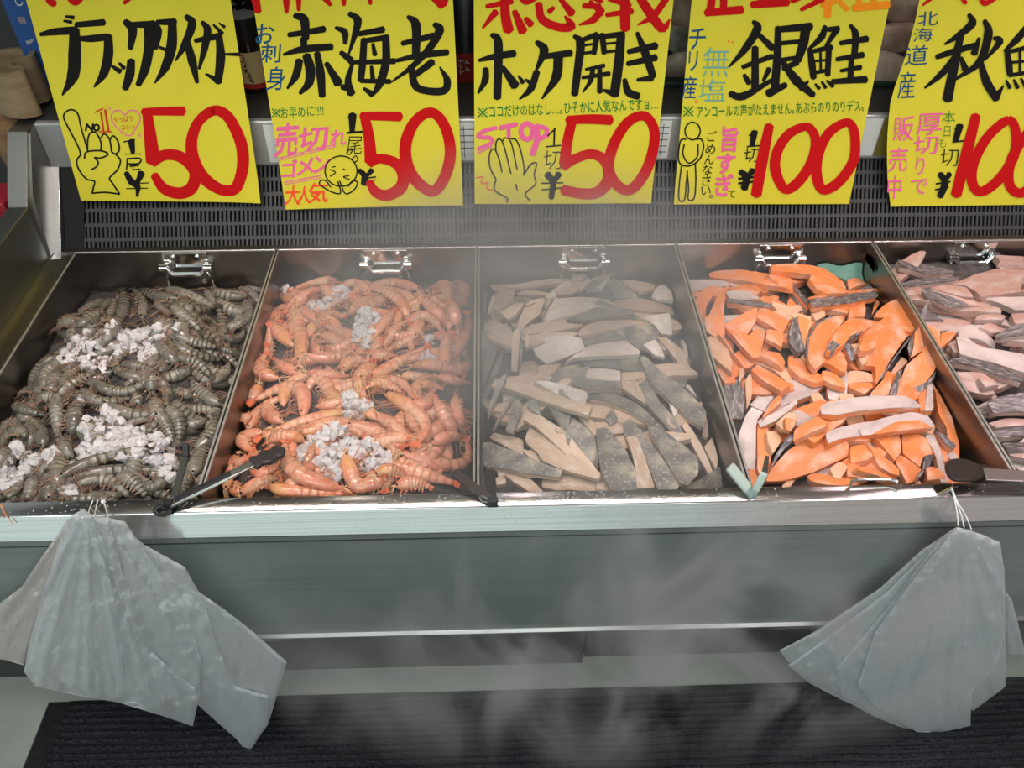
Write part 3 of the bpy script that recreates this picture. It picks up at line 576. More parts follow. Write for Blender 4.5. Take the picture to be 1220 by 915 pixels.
# ---- sign 4
s = Sign('yellow sign for silver salmon, red 100 and standing figure drawing', [(802.5, 243), (1011.4, 243), (1083, -110), (834, -110)], 0.001, (0.003, 0.0, 0.001))
O, K = (790, 0), 3.659
strokes(s, 'headline_lettering', 'ink_red', O, K, [([(185,55),(345,42)],[26,30]), ([(215,-30),(205,48)],28), ([(265,-40),(262,45)],26), ([(385,20),(545,8)],[26,30]), ([(420,-40),(430,10)],24), ([(500,-40),(490,10)],24), ([(560,5),(620,-20)],18), ([(600,42),(700,-8)],[14,22])])
strokes(s, 'headline_word', 'ink_orange', O, K, [([(722,-30),(715,74)],[26,26]), ([(690,22),(765,0)],18), ([(768,5),(802,42)],[16,20]), ([(828,34),(982,20)],[26,28]), ([(855,-20),(852,28)],20), ([(920,-30),(918,20)],20)])
mb = MB()
for ch, c, h, w in (('チ', (149,168), 96, 72), ('リ', (130,265), 86, 56), ('産', (115,380), 100, 62)): glyph(s, mb, ch, c, h, w, O, K, 0.0)
s.part('origin_lettering', mb, 'ink_blue')
mb = MB()
for ch, c, h, w in (('無', (230,270), 130, 116), ('塩', (212,392), 100, 118)): glyph(s, mb, ch, c, h, w, O, K, -0.008)
s.part('unsalted_lettering', mb, 'ink_sky')
strokes(s, 'tick_mark', 'ink_coral', O, K, [([(282,175),(288,188)],3), ([(300,178),(306,190)],3), ([(138,440),(150,436)],3), ([(140,448),(152,444)],3)])
strokes(s, 'product_name', 'ink_black', O, K, [
 ([(392,92),(410,125),(355,215),(285,292)],[14,32,26,6]), ([(405,140),(480,212)],[16,26]), ([(345,292),(475,244)],[16,20]), ([(400,205),(400,385)],[24,28]), ([(352,325),(375,362)],[14,22]), ([(462,298),(436,352)],[20,12]), ([(290,408),(350,418),(478,345)],[22,28,14]),
 ([(500,118),(498,230),(485,400)],[22,28,30]), ([(500,128),(645,115)],[22,30]), ([(622,118),(610,190),(585,265)],[34,34,26]), ([(512,188),(600,180)],16), ([(505,262),(590,250)],16), ([(455,408),(535,368)],[30,20]), ([(585,270),(520,300)],[24,14]), ([(520,270),(580,350),(655,415)],[20,34,22]), ([(600,388),(632,352)],[26,8]),
 ([(705,112),(690,160),(632,216)],[14,26,10]), ([(700,128),(764,126)],[14,24]), ([(756,128),(708,202)],[24,12]), ([(638,212),(648,280),(655,340)],[18,26,22]), ([(640,226),(735,204)],[14,20]), ([(722,206),(716,328)],[22,20]), ([(655,266),(718,260)],9), ([(652,316),(722,305)],14), ([(685,215),(686,310)],9), ([(662,365),(680,386)],[8,14]), ([(690,355),(708,382)],[8,14]), ([(712,350),(740,376)],[8,16]),
 ([(770,188),(890,168)],[16,24]), ([(815,108),(838,150),(832,245)],[12,26,22]), ([(755,258),(872,238)],[16,22]), ([(820,258),(815,345)],[20,22]), ([(772,308),(862,292)],[12,18]), ([(735,355),(885,345)],[18,26])])
mb = MB(); lettering(s, mb, 'アンコールの声がたえません｡あぶらのりのりデス｡', (148,508), (874,480), 42, O, K, 0.006); kome(s, mb, (110,484), 21, O, K); s.part('note_lettering', mb, 'ink_green')
strokes(s, 'figure_drawing', 'ink_black', O, K, [(ell(128,570,33,38),5)]+[(p, 5) for p in [[(100,606),(76,612),(66,680),(76,714),(114,722),(158,694),(176,640),(166,606),(140,606)], [(92,628),(86,672),(112,710),(148,682),(152,626)], [(80,722),(70,800),(68,866),(92,868),(100,800),(106,744)], [(104,744),(110,820),(108,866),(134,862),(142,790),(140,716)]]])
mb = MB()
for ch, c, h in (('ご', (212,592), 44), ('め', (206,648), 44), ('ん', (200,695), 42), ('な', (192,738), 44), ('さ', (188,785), 46), ('い', (186,830), 42), ('。', (208,854), 16)): glyph(s, mb, ch, c, h, h, O, K, 0.0)
glyph(s, mb, 'て', (298,845), 34, 34, O, K, 0.0); s.part('apology_lettering', mb, 'ink_black')
mb = MB()
for ch, c, h, w in (('旨', (290,605), 112, 84), ('す', (272,712), 92, 84), ('ぎ', (265,805), 100, 84)): glyph(s, mb, ch, c, h, w, O, K, 0.024)
s.part('too_good_lettering', mb, 'ink_pink')
strokes(s, 'unit_lettering', 'ink_black', O, K, [([(398,572),(386,634)],[24,18]), ([(374,590),(408,570)],6), ([(364,638),(436,632)],5), ([(335,745),(362,772),(352,822)],[20,26,26]), ([(392,740),(366,770)],[24,14]), ([(328,778),(398,770)],9), ([(328,798),(392,790)],8)])
mb = MB(); glyph(s, mb, '切', (385,675), 64, 66, O, K, 0.0); s.part('unit_character', mb, 'ink_black')
strokes(s, 'price', 'ink_red', O, K, [([(462,545),(432,690),(404,850)],[32,40,38]), ([(612,552),(545,585),(496,660),(488,740),(528,822),(585,795),(642,712),(664,620),(645,565),(612,552)],[30,34,36,38,34,36,36,34,32,30]), ([(790,534),(720,580),(676,670),(668,760),(695,826),(765,792),(828,700),(836,605),(822,548),(790,534)],[30,34,36,38,34,36,36,34,32,30])])
# ---- sign 5
s = Sign('yellow sign for autumn salmon at right edge, red 100 and pink lettering', [(1060.2, 245.5), (1276, 243), (1365, -110), (1111, -110)], 0.0, (0.004, 0.0, 0.002), ([0, 0.1, 0.21, 0.3, 0.405, 0.55, 0.69, 1], [0, -0.012, -0.021, -0.026, -0.0275, -0.010, 0, 0]))
O, K = (1020, 0), 3.66
strokes(s, 'headline_lettering', 'ink_red', O, K, [([(288,22),(330,-10)],[8,14]), ([(450,-30),(476,14)],16), ([(540,-10),(560,14),(610,-10)],[14,20,14]), ([(640,-40),(760,-20)],20)])
mb = MB()
for ch, c, h, w in (('北', (312,80), 66, 90), ('海', (290,150), 62, 84), ('道', (262,240), 88, 100), ('産', (220,370), 118, 76)): glyph(s, mb, ch, c, h, w, O, K, -0.002, -0.06)
s.part('origin_lettering', mb, 'ink_blue')
strokes(s, 'product_name', 'ink_black', O, K, [
 ([(490,62),(505,100),(450,150),(385,192)],[14,30,24,8]), ([(348,248),(430,222),(522,195)],[18,24,20]), ([(455,150),(425,290),(395,435)],[24,32,36]), ([(438,240),(372,320),(298,382)],[24,24,8]), ([(455,250),(475,302)],[14,26]), ([(535,165),(512,235)],[12,26]), ([(558,88),(575,145),(535,270),(430,345)],[16,32,26,10]), ([(598,165),(625,180),(562,258)],[14,26,8]), ([(540,270),(568,360),(612,430)],[20,32,30]), ([(606,425),(640,372)],[28,6]),
 ([(740,120),(700,170),(645,222)],[22,26,12]), ([(655,215),(664,280),(668,325)],[18,26,22]), ([(668,224),(790,196)],[14,20]), ([(780,200),(772,320)],20), ([(668,272),(775,262)],10), ([(664,328),(775,310)],14), ([(712,214),(712,312)],10), ([(650,348),(668,382)],[8,16]), ([(685,345),(702,382)],[8,16]), ([(715,340),(738,378)],[8,16]), ([(750,336),(775,370)],[8,16]),
 ([(820,180),(950,160)],[16,24]), ([(880,100),(890,245)],24), ([(810,255),(930,236)],[16,22]), ([(878,258),(872,345)],22), ([(800,355),(945,345)],[18,26])])
mb = MB()
for ch, c, h, w in (('販', (206,560), 112, 88), ('売', (182,695), 106, 84), ('中', (165,815), 100, 70), ('厚', (318,540), 100, 110), ('切', (302,632), 84, 108), ('り', (278,722), 84, 56), ('で', (272,812), 74, 76)): glyph(s, mb, ch, c, h, w, O, K, 0.004, -0.04)
s.part('on_sale_lettering', mb, 'ink_pink')
mb = MB()
for ch, c, h, w in (('本', (402,510), 56, 58), ('日', (395,572), 46, 36), ('も', (374,622), 40, 36)): glyph(s, mb, ch, c, h, w, O, K, -0.012)
s.part('today_lettering', mb, 'ink_green')
strokes(s, 'unit_lettering', 'ink_black', O, K, [([(450,545),(430,614)],[26,20]), ([(428,560),(462,542)],6), ([(418,618),(468,612)],6), ([(362,755),(385,795),(362,855)],[20,26,24]), ([(405,755),(385,790)],[20,12]), ([(345,800),(408,790)],6), ([(342,825),(400,815)],6)])
mb = MB(); glyph(s, mb, '切', (405,685), 78, 78, O, K, -0.008); s.part('unit_character', mb, 'ink_black')
strokes(s, 'price', 'ink_red', O, K, [([(520,502),(478,670),(432,850)],[34,40,38]), ([(662,522),(575,590),(512,700),(502,790),(540,834),(620,780),(684,680),(694,580),(662,522)],[32,34,36,36,34,36,36,34,32]), ([(820,520),(735,590),(672,700),(664,800),(715,840),(790,780),(850,660),(852,570),(820,520)],[32,34,36,36,34,36,36,34,32])])
# ------------------------------------------------------------------ heaps in the trays
KC = 7.625
CR = {'A':(60,320),'B':(180,320),'C':(0,420),'D':(140,420),'E':(0,490),'F':(130,490),'G':(290,315),'H':(420,315),'I':(250,410),'J':(410,410),'K':(250,485),'L':(410,485),
 'F1':(560,305),'F2':(690,305),'F3':(560,400),'F4':(700,400),'F5':(560,480),'F6':(710,480),
 'S1':(810,300),'S2':(940,300),'S3':(830,380),'S4':(980,370),'S5':(860,470),'S6':(1010,470),'S7':(1060,300),'S8':(1100,400)}
def cpx(c, p):
    o = CR[c]; k = 5.083 if c == 'S8' else KC
    return (o[0]+p[0]/k, o[1]+p[1]/k)
class Heap:
    RES = 0.004
    def __init__(s, k, fn):
        s.k = k; s.x0, s.x1 = -0.8+k*TW+0.005, -0.8+(k+1)*TW-0.005; s.y0, s.y1 = YF-0.004, YB-0.004
        s.nx = int((s.x1-s.x0+0.16)/s.RES); s.ny = int((s.y1-s.y0)/s.RES)
        s.X = s.x0-0.08+(np.arange(s.nx)+0.5)*s.RES; s.Y = s.y0+(np.arange(s.ny)+0.5)*s.RES
        s.GX, s.GY = np.meshgrid(s.X, s.Y)
        u = np.clip((s.GX-s.x0)/(s.x1-s.x0), 0, 1); v = np.clip((s.GY-s.y0)/(s.y1-s.y0), 0, 1)
        s.H = RIM+np.vectorize(fn)(u, v)
        s.H = np.where((s.GX < s.x0) | (s.GX > s.x1), RIM-0.03, s.H)
        s.items = []
    def at(s, x, y):
        i = int(np.clip((x-s.X[0])/s.RES+0.5, 0, s.nx-1)); j = int(np.clip((y-s.Y[0])/s.RES+0.5, 0, s.ny-1)); return float(s.H[j, i])
    def disc(s, x, y, r, pct=60):
        i0 = max(0, int((x-r-s.X[0])/s.RES)); i1 = min(s.nx, int((x+r-s.X[0])/s.RES)+2); j0 = max(0, int((y-r-s.Y[0])/s.RES)); j1 = min(s.ny, int((y+r-s.Y[0])/s.RES)+2)
        if i0 >= i1 or j0 >= j1: return s.at(x, y)
        return float(np.percentile(s.H[j0:j1, i0:i1], pct))
    def raise_disc(s, x, y, r, z):
        i0 = max(0, int((x-r-s.X[0])/s.RES)); i1 = min(s.nx, int((x+r-s.X[0])/s.RES)+2); j0 = max(0, int((y-r-s.Y[0])/s.RES)); j1 = min(s.ny, int((y+r-s.Y[0])/s.RES)+2)
        if i0 >= i1 or j0 >= j1: return
        d2 = (s.GX[j0:j1, i0:i1]-x)**2+(s.GY[j0:j1, i0:i1]-y)**2
        m = d2 < r*r; sub = s.H[j0:j1, i0:i1]; sub[m] = np.maximum(sub[m], z)
    def inside(s, poly):
        x, y = s.GX, s.GY; c = np.zeros(x.shape, bool); n = len(poly)
        for i in range(n):
            x1, y1 = poly[i][:2]; x2, y2 = poly[(i+1) % n][:2]
            if y1 == y2: continue
            c ^= ((y1 > y) != (y2 > y)) & (x < (x2-x1)*(y-y1)/(y2-y1)+x1)
        return c

def set_col(o, cols):
    a = o.data.color_attributes.new('Col', 'FLOAT_COLOR', 'POINT')
    arr = np.ones((len(cols), 4)); arr[:, :3] = cols; a.data.foreach_set('color', arr.ravel())
RNG = random.Random(7)
def bez(P0, P1, P2, t): 
    c = 2*P1-0.5*(P0+P2); return (1-t)**2*P0+2*t*(1-t)*c+t*t*P2
def prawn(heap, pts_px, wpx, kind, filler=False, world=None, r_=None):
    rng = RNG
    if world is None:
        zs = [RIM-0.03]*3
        for it in range(4):
            W = [at_z(*p, z) for p, z in zip(pts_px, zs)]
            W = [np.array([min(max(w[0], heap.x0+0.008), heap.x1-0.008), min(w[1], heap.y1-0.010), w[2]]) for w in W]
            r = wpx*0.5/FPX*depth(W[1]); r = min(max(r*1.12, 0.007), 0.0138)
            zs = [heap.disc(w[0], w[1], r*1.2, 55)+q*r for w, q in zip(W, (0.42, 0.5, 0.4))]
        for w, z in zip(W, zs): w[2] = z
        e0 = (W[0]-W[1])*0.16; e2 = (W[2]-W[1])*0.14
        W[0] = W[0]+e0*np.array([1, 1, 0]); W[2] = W[2]+e2*np.array([1, 1, 0])
        for w in W: w[0] = min(max(w[0], heap.x0+0.006), heap.x1-0.006); w[1] = min(max(w[1], heap.y0+0.002), heap.y1-0.008)
    else:
        W = world; r = r_
        for w, q in zip(W, (0.5, 0.6, 0.45)): w[2] = heap.disc(w[0], w[1], r*1.2, 50)+q*r
    P0, P1, P2 = W
    ts = np.linspace(0, 1, 41); cur = np.array([bez(P0, P1, P2, t) for t in ts])
    seg = np.r_[0, np.cumsum(np.linalg.norm(np.diff(cur, axis=0), axis=1))]; Lr = seg[-1]
    def at(u): 
        d = u*Lr; p = np.array([np.interp(d, seg, cur[:, k]) for k in range(3)])
        q = np.array([np.interp(min(d+0.003, Lr), seg, cur[:, k])-np.interp(max(d-0.003, 0), seg, cur[:, k]) for k in range(3)])
        return p, q/(np.linalg.norm(q)+1e-9)
    turn = np.cross(P1-P0, P2-P1)[2]
    vs = (1 if turn > 0 else -1) if abs(turn) > 2e-4 else rng.choice((-1, 1))     # ventral side: left of travel when positive
    n = 10
    def rings(us, rad, off):
        v = []
        for u, ra, of in zip(us, rad, off):
            p, t = at(u); s = np.cross(np.array([0, 0, 1.0]), t); s /= np.linalg.norm(s)+1e-9; up = np.cross(t, s)
            c = p-s*vs*of*r*0  
            for k in range(n):
                a = 2*math.pi*k/n
                v.append(c+s*math.cos(a)*ra*r+up*math.sin(a)*ra*r*0.84)
        m = len(us); f = [(i*n+k, i*n+(k+1) % n, (i+1)*n+(k+1) % n, (i+1)*n+k) for i in range(m-1) for k in range(n)]
        f.append(tuple(range(n))[::-1]); f.append(tuple((m-1)*n+k for k in range(n)))
        return v, f
    tg = kind == 't'
    root = empty('tiger_prawn' if tg else 'red_prawn', P1.tolist())
    yellow = rng.random()
    # carapace
    us = [0.0, 0.03, 0.07, 0.13, 0.2, 0.27, 0.33, 0.385, 0.40]; rd = [0.05, 0.22, 0.5, 0.72, 0.88, 0.97, 1.0, 1.0, 0.9]
    v, f = rings(us, rd, us); o = mesh_obj('carapace', v, f, MT['tiger' if tg else 'red'], root, origin=P1)
    cols = []
    sh = rng.uniform(0.85, 1.15)
    for i, u in enumerate(us):
        for k in range(n):
            side = math.cos(2*math.pi*k/n)*vs          # +1 ventral
            if tg: c = np.array([0.205, 0.185, 0.155])*sh*(1-0.25*(u < 0.1))+np.array([0.07, 0.06, 0.045])*max(0, side)
            else:
                c = np.array([0.70, 0.29, 0.19])*(1-0.10*u)+np.array([0.0, 0.09, 0.04])*max(0, side)
                if yellow > 0.55: c = c*(1-0.55*math.exp(-((u-0.2)/0.12)**2))+np.array([0.62, 0.34, 0.10])*0.55*math.exp(-((u-0.2)/0.12)**2)
            cols.append(c)
    set_col(o, cols)
    # abdomen with overlapping segments
    us = []; rd = []; dk = []
    sg = np.linspace(0.375, 0.905, 7)
    for i in range(6):
        a, b = sg[i], sg[i+1]; ra = np.interp(a, [0.375, 0.6, 0.905], [1.0, 0.88, 0.38]); rb = np.interp(b, [0.375, 0.6, 0.905], [1.0, 0.88, 0.38])
        us += [a, a+(b-a)*0.3, a+(b-a)*0.72, a+(b-a)*0.97]; rd += [ra*0.94, (ra*0.72+rb*0.28)*1.0, (ra*0.3+rb*0.7)*1.035, rb*1.03] if tg else [ra*0.96, (ra*0.72+rb*0.28)*1.0, (ra*0.3+rb*0.7)*1.02, rb*1.015]; dk += [0.75, 0.15, 0.0, 1.0]
    us.append(0.93); rd.append(0.28); dk.append(0.6)
    v, f = rings(us, rd, us); o = mesh_obj('abdomen', v, f, MT['tiger' if tg else 'red'], root, origin=P1)
    cols = []
    for i, u in enumerate(us):
        for k in range(n):
            side = math.cos(2*math.pi*k/n)*vs; tail = max(0, (u-0.7)/0.25)
            if tg:
                c = np.array([0.275, 0.250, 0.205])*sh*(1-0.62*dk[i])*(1-0.35*tail)+np.array([0.10, 0.09, 0.06])*max(0, side)*(1-dk[i]*0.5)
            else:
                c = np.array([0.72, 0.345, 0.225])*(1-0.14*dk[i])+np.array([0.0, 0.10, 0.07])*max(0, side)-np.array([0.02, 0.08, 0.07])*tail
            cols.append(np.clip(c, 0, 1))
    set_col(o, cols)
    # tail fan
    p, t = at(0.92); s = np.cross([0, 0, 1.0], t); s /= np.linalg.norm(s)+1e-9; up = np.cross(t, s); tf = MB(); fl = Lr*0.11
    for k, a in enumerate((-0.55, -0.25, 0.0, 0.25, 0.55)):
        d = t*math.cos(a)+s*math.sin(a); e = np.cross(up, d); w = r*0.20; q0 = p+up*(0.0006*k-0.001)
        pts = [q0-e*w*0.4, q0+d*fl*0.5-e*w, q0+d*fl*0.92-e*w*0.55, q0+d*fl, q0+d*fl*0.92+e*w*0.55, q0+d*fl*0.5+e*w, q0+e*w*0.4]
        top = [x+up*0.0006 for x in pts]; m = len(pts)
        tf.add(pts+top, [tuple(range(m))[::-1], tuple(range(m, 2*m))]+[(i, (i+1) % m, m+(i+1) % m, m+i) for i in range(m)])
    mesh_obj('tail_fan', tf.v, tf.f, MT['tigertail' if tg else 'redtail'], root, smooth=False, origin=P1)
    # legs: long ones under the carapace, short paddles under the abdomen
    lg = MB()
    for i in range(6):
        u = 0.14+0.045*i; p, t = at(u); s = np.cross([0, 0, 1.0], t); s /= np.linalg.norm(s)+1e-9; b = p+s*vs*r*0.75
        d = s*vs*1.0-t*rng.uniform(0.2, 0.9)
        q1 = b+d*r*rng.uniform(0.7, 1.1)+np.array([0, 0, r*rng.uniform(0.0, 0.5)]); q2 = q1+(d*0.5-t*0.8)*r*rng.uniform(0.7, 1.3)+np.array([0, 0, -r*0.3])
        lg.tube([b, q1, q2], [0.0009, 0.0007, 0.0004], 4)
    for i in range(5):
        u = 0.43+0.085*i; p, t = at(u); s = np.cross([0, 0, 1.0], t); s /= np.linalg.norm(s)+1e-9; b = p+s*vs*r*0.75*np.interp(u, [0.4, 0.9], [1, 0.5])
        q1 = b+(s*vs*0.8+t*rng.uniform(-0.3, 0.4))*r*0.85
        lg.tube([b, (b+q1)/2+np.array([0, 0, 0.001]), q1], [0.0013, 0.0016, 0.0005], 5)
    mesh_obj('legs', lg.v, lg.f, MT['tigerleg' if tg else 'redleg'], root, origin=P1)
    if not filler:
        fe = MB(); p, t = at(0.04); s = np.cross([0, 0, 1.0], t); s /= np.linalg.norm(s)+1e-9
        nf = 6 if tg else 9
        for i in range(nf):
            a = rng.uniform(-0.9, 0.9); d = -t*math.cos(a)+s*math.sin(a); L = Lr*(rng.uniform(0.25, 0.85) if tg else rng.uniform(0.22, 0.6)); b = rng.uniform(-0.6, 0.6)
            pts = []; q = p.copy()
            for j in range(7):
                zz = heap.at(q[0], q[1])+0.003
                pts.append(np.array([q[0], q[1], max(q[2]+0.002 if j < 2 else zz, zz) if j else p[2]]))
                q = q+d*L/6; d = d*math.cos(b*0.3)+np.cross([0, 0, 1.0], d)*math.sin(b*0.3)
                q[0] = min(max(q[0], heap.x0+0.003), heap.x1-0.003); q[1] = min(max(q[1], heap.y0+0.002), heap.y1-0.003)
            fe.tube(pts, [0.0007, 0.0007, 0.00065, 0.0006, 0.0005, 0.0004, 0.0003] if not tg else [0.0008]*3+[0.0007]*2+[0.0005]*2, 4)
        mesh_obj('feelers', fe.v, fe.f, MT['tigerleg' if tg else 'redfeel'], root, origin=P1)
        for sd in (-1, 1):
            p, t = at(0.075); s = np.cross([0, 0, 1.0], t); s /= np.linalg.norm(s)+1e-9; up = np.cross(t, s)
            c = p+up*sd*r*0.45+s*vs*r*0.15; e = MB()
            e.lathe([(0.0002, -0.0019), (0.0013, -0.0013), (0.0019, 0), (0.0013, 0.0013), (0.0002, 0.0019)], c, 8)
            mesh_obj('eye', e.v, e.f, MT['eye'], root, origin=P1)
    for u in np.linspace(0.06, 0.95, 14):
        p, _ = at(u); rr = r*np.interp(u, [0, 0.1, 0.35, 0.6, 0.95], [0.2, 0.6, 1.0, 0.85, 0.4]); heap.raise_disc(p[0], p[1], rr*0.85, p[2]+rr*0.6)
    heap.items.append(dict(o=root, c=P1, d=P0-P2, curl=abs(turn)/(Lr*Lr), L=Lr, kind=kind, filler=filler, order=len(heap.items)))
    return root

def slab(heap, poly_px, kind, t=0.012, skin=None, overflow=False, topflesh=None, sink=0.55, world=None, names=None, rise=0.0):
    """a cut of fish with real thickness: outline on the local slope of the heap"""
    rng = RNG
    a, b, c = RIM-0.02, 0.0, 0.0
    for it in range(4):
        n = np.array([-b, -c, 1.0]); n /= np.linalg.norm(n)
        if world is None: W = [on_plane(*p, np.array([0, 0, a]), n) for p in poly_px]
        else: W = [np.array([p[0], p[1], a+b*p[0]+c*p[1]]) for p in world]
        if not overflow: W = [np.array([min(max(w[0], heap.x0+0.002), heap.x1-0.002), min(w[1], heap.y1-0.004), 0]) for w in W]
        else: W = [np.array([w[0], min(w[1], heap.y1-0.004), 0]) for w in W]
        m = heap.inside(W)
        if m.sum() < 6:
            cx = sum(w[0] for w in W)/len(W); cy = sum(w[1] for w in W)/len(W); z = heap.disc(cx, cy, 0.01, 70); a, b, c = z+t, 0.0, 0.0
            continue
        xs, ys, h = heap.GX[m], heap.GY[m], heap.H[m]; mx, my = xs.mean(), ys.mean()
        A = np.c_[np.ones(len(xs)), xs-mx, ys-my]
        G = A.T@A+np.diag([0, len(xs)*2e-4, len(xs)*2e-4]); k = np.linalg.solve(G, A.T@h)
        b, c = float(np.clip(k[1], -0.5, 0.5)), float(np.clip(k[2], -0.45, 0.45)); res = h-(b*(xs-mx)+c*(ys-my))
        a0 = np.percentile(res, 100*sink+25 if sink < 0.7 else 92); a = a0-b*mx-c*my+t*0.95+rise
    W = np.array([[w[0], w[1], a+b*w[0]+c*w[1]] for w in W])
    n = np.array([-b, -c, 1.0]); n /= np.linalg.norm(n)
    cen = W.mean(0)
    # round the outline
    P = [w for w in W]; Q = []
    for i in range(len(P)):
        p, q = P[i], P[(i+1) % len(P)]; 
        if np.linalg.norm(q-p) > 0.012: Q += [p*0.93+q*0.07, p*0.5+q*0.5, p*0.07+q*0.93]
        else: Q += [p*0.85+q*0.15, p*0.15+q*0.85]
    # long axis
    cov = np.cov((W-cen).T); ev, ew = np.linalg.eigh(cov); ax = ew[:, -1]; ax = ax-n*np.dot(ax, n); ax /= np.linalg.norm(ax)
    if ax[0] < 0: ax = -ax
    ay = np.cross(n, ax); Lx = max(abs(np.dot(q-cen, ax)) for q in Q); bend = rng.uniform(-0.004, 0.001); ph = rng.uniform(0, 20)
    lay = [(0.0, t)]
    def build(name, top, bot, m, inset, parent, outline=None, drape=True):
        bm = bmesh.new(); Qn = outline if outline is not None else Q
        # local frame
        def loc(q): d = q-cen; return (float(np.dot(d, ax)), float(np.dot(d, ay)))
        L2 = [loc(q) for q in Qn]
        if inset:
            cx = sum(x for x, _ in L2)/len(L2); cy = sum(y for _, y in L2)/len(L2); L2 = [(cx+(x-cx)*(1-inset), cy+(y-cy)*(1-inset)) for x, y in L2]
        ar = sum(L2[i][0]*L2[(i+1) % len(L2)][1]-L2[(i+1) % len(L2)][0]*L2[i][1] for i in range(len(L2)))
        if ar < 0: L2 = L2[::-1]
        tv = [bm.verts.new((x, y, top)) for x, y in L2]; bv = [bm.verts.new((x, y, bot)) for x, y in L2]; K = len(L2)
        ft = bm.faces.new(tv); fb = bm.faces.new(bv[::-1])
        for i in range(K): bm.faces.new((tv[i], bv[i], bv[(i+1) % K], tv[(i+1) % K]))
        th = top-bot
        if th > 0.004:
            ed = [e for e in ft.edges]
            try: bmesh.ops.bevel(bm, geom=ed, offset=min(0.0024 if heap.k == 2 else 0.0015, th*0.3), segments=3, profile=0.55, affect='EDGES', clamp_overlap=True)
            except Exception: pass
        bmesh.ops.triangulate(bm, faces=[f for f in bm.faces if len(f.verts) > 4])
        for _ in range(2):
            ed = [e for e in bm.edges if e.calc_length() > 0.012]
            if ed: bmesh.ops.subdivide_edges(bm, edges=ed, cuts=1); bmesh.ops.triangulate(bm, faces=[f for f in bm.faces if len(f.verts) > 4])
        for v in bm.verts:
            x, y, z = v.co; d = bend*(x/Lx)**2*2.0+0.0016*mnoise.noise((x*45+ph, y*45, z*30))
            v.co.z = z+d
        me = bpy.data.meshes.new(name); bm.to_mesh(me); bm.free()
        me.polygons.foreach_set('use_smooth', [True]*len(me.polygons)); me.set_sharp_from_angle(angle=math.radians(50)); me.materials.append(m)
        o = bpy.data.objects.new(name, me); C.objects.link(o)
        if parent: o.parent = parent
        else:
            o.matrix_world = Matrix(((ax[0], ay[0], n[0], cen[0]), (ax[1], ay[1], n[1], cen[1]), (ax[2], ay[2], n[2], cen[2]), (0, 0, 0, 1)))
        return o
    base = names[0]
    fm = {'f': 'hflesh', 'w': 'hwhite', 's': 'hflesh', 'o': 'oflesh', 'p': 'pflesh' if heap.k == 4 else 'opale', 'l': 'oflesh' if heap.k == 3 else 'pflesh', 'd': 'oflesh' if heap.k == 3 else 'pflesh'}[kind]
    st = 0.0016
    if kind in 'sld':
        root = build(base, -st*0.9, -t, MT[fm], 0.03, None)
        build('skin', 0.0, -st, MT[{'s': 'sskin', 'l': 'lskin', 'd': 'dskin'}[kind]], 0.0, root)
    else:
        root = build(base, 0.0, -t, MT[fm], 0.0, None)
        if kind in 'fw': build('skin', -t+st*0.2, -t-st, MT['sskin'], 0.02, root)
    pl = np.array([0, 0, a])
    if skin:
        for q in (skin if isinstance(skin[0], list) else [skin]):
            So = [on_plane(*p, pl, n) for p in q]; build('skin', 0.0007, -t*0.98, MT['dskin' if kind != 'w' else 'lskin'], 0.0, root, outline=So)
    if topflesh:
        So = [on_plane(*p, pl, n) for p in topflesh]; build('flesh', 0.001, -t*0.5, MT['oflesh' if heap.k == 3 else 'pflesh'], 0.0, root, outline=So)
    m = heap.inside(W)
    heap.H[m] = np.maximum(heap.H[m], a+b*heap.GX[m]+c*heap.GY[m])
    heap.items.append(dict(o=root, c=cen, d=ax, L=Lx*2, kind=kind, filler=world is not None, order=len(heap.items), w=0))
    return root

def ice_heap(heap, crop, poly, n, s0=0.009, lift=0.0, label=''):
    pp = [cpx(crop, p) for p in poly]; W = [at_z(*p, RIM-0.03) for p in pp]
    rng = RNG
    for _ in range(2):
        cx, cy = sum(w[0] for w in W)/len(W), sum(w[1] for w in W)/len(W); z = heap.disc(cx, cy, 0.02, 60); W = [at_z(*p, z+0.006) for p in pp]
    W = [np.array([min(max(w[0], heap.x0+0.004), heap.x1-0.004), min(max(w[1], heap.y0+0.005), heap.y1-0.006), w[2]]) for w in W]
    m = heap.inside(W); idx = np.argwhere(m)
    if not len(idx): return
    mb = MB(); cc = np.zeros(3)
    for k in range(n):
        j, i = idx[rng.randrange(len(idx))]; x = heap.X[i]+rng.uniform(-.002, .002); y = heap.Y[j]+rng.uniform(-.002, .002)
        s = s0*rng.uniform(0.5, 1.1)*0.5; z = heap.disc(x, y, s, 40)+s*0.12
        q = Vector((rng.gauss(0, 1), rng.gauss(0, 1), rng.gauss(0, 1))).normalized(); ang = rng.uniform(0, 3.14)
        R = Matrix.Rotation(ang, 3, q); v = []
        sx, sy, sz = s*rng.uniform(0.8, 1.3), s*rng.uniform(0.7, 1.1), s*rng.uniform(0.6, 1.0)
        hb = bmesh.new()
        for _q in range(13):
            d = Vector((rng.gauss(0, 1), rng.gauss(0, 1), rng.gauss(0, 1))).normalized(); p = R@Vector((d[0]*sx*1.15, d[1]*sy*1.15, d[2]*sz*1.15)); hb.verts.new((x+p[0], y+p[1], z+p[2]))
        bmesh.ops.convex_hull(hb, input=hb.verts); hb.verts.index_update()
        mb.add([tuple(q.co) for q in hb.verts], [tuple(q.index for q in fq.verts) for fq in hb.faces]); hb.free()
        heap.raise_disc(x, y, s*0.8, z+s*0.30)
    o = mb.obj('crushed_ice', MT['ice'], smooth=True, angle=45, origin=mb.v[0]); tag(o, label, 'ice', kind='stuff')
def edge(u, p=4): return 1-abs(2*u-1)**p
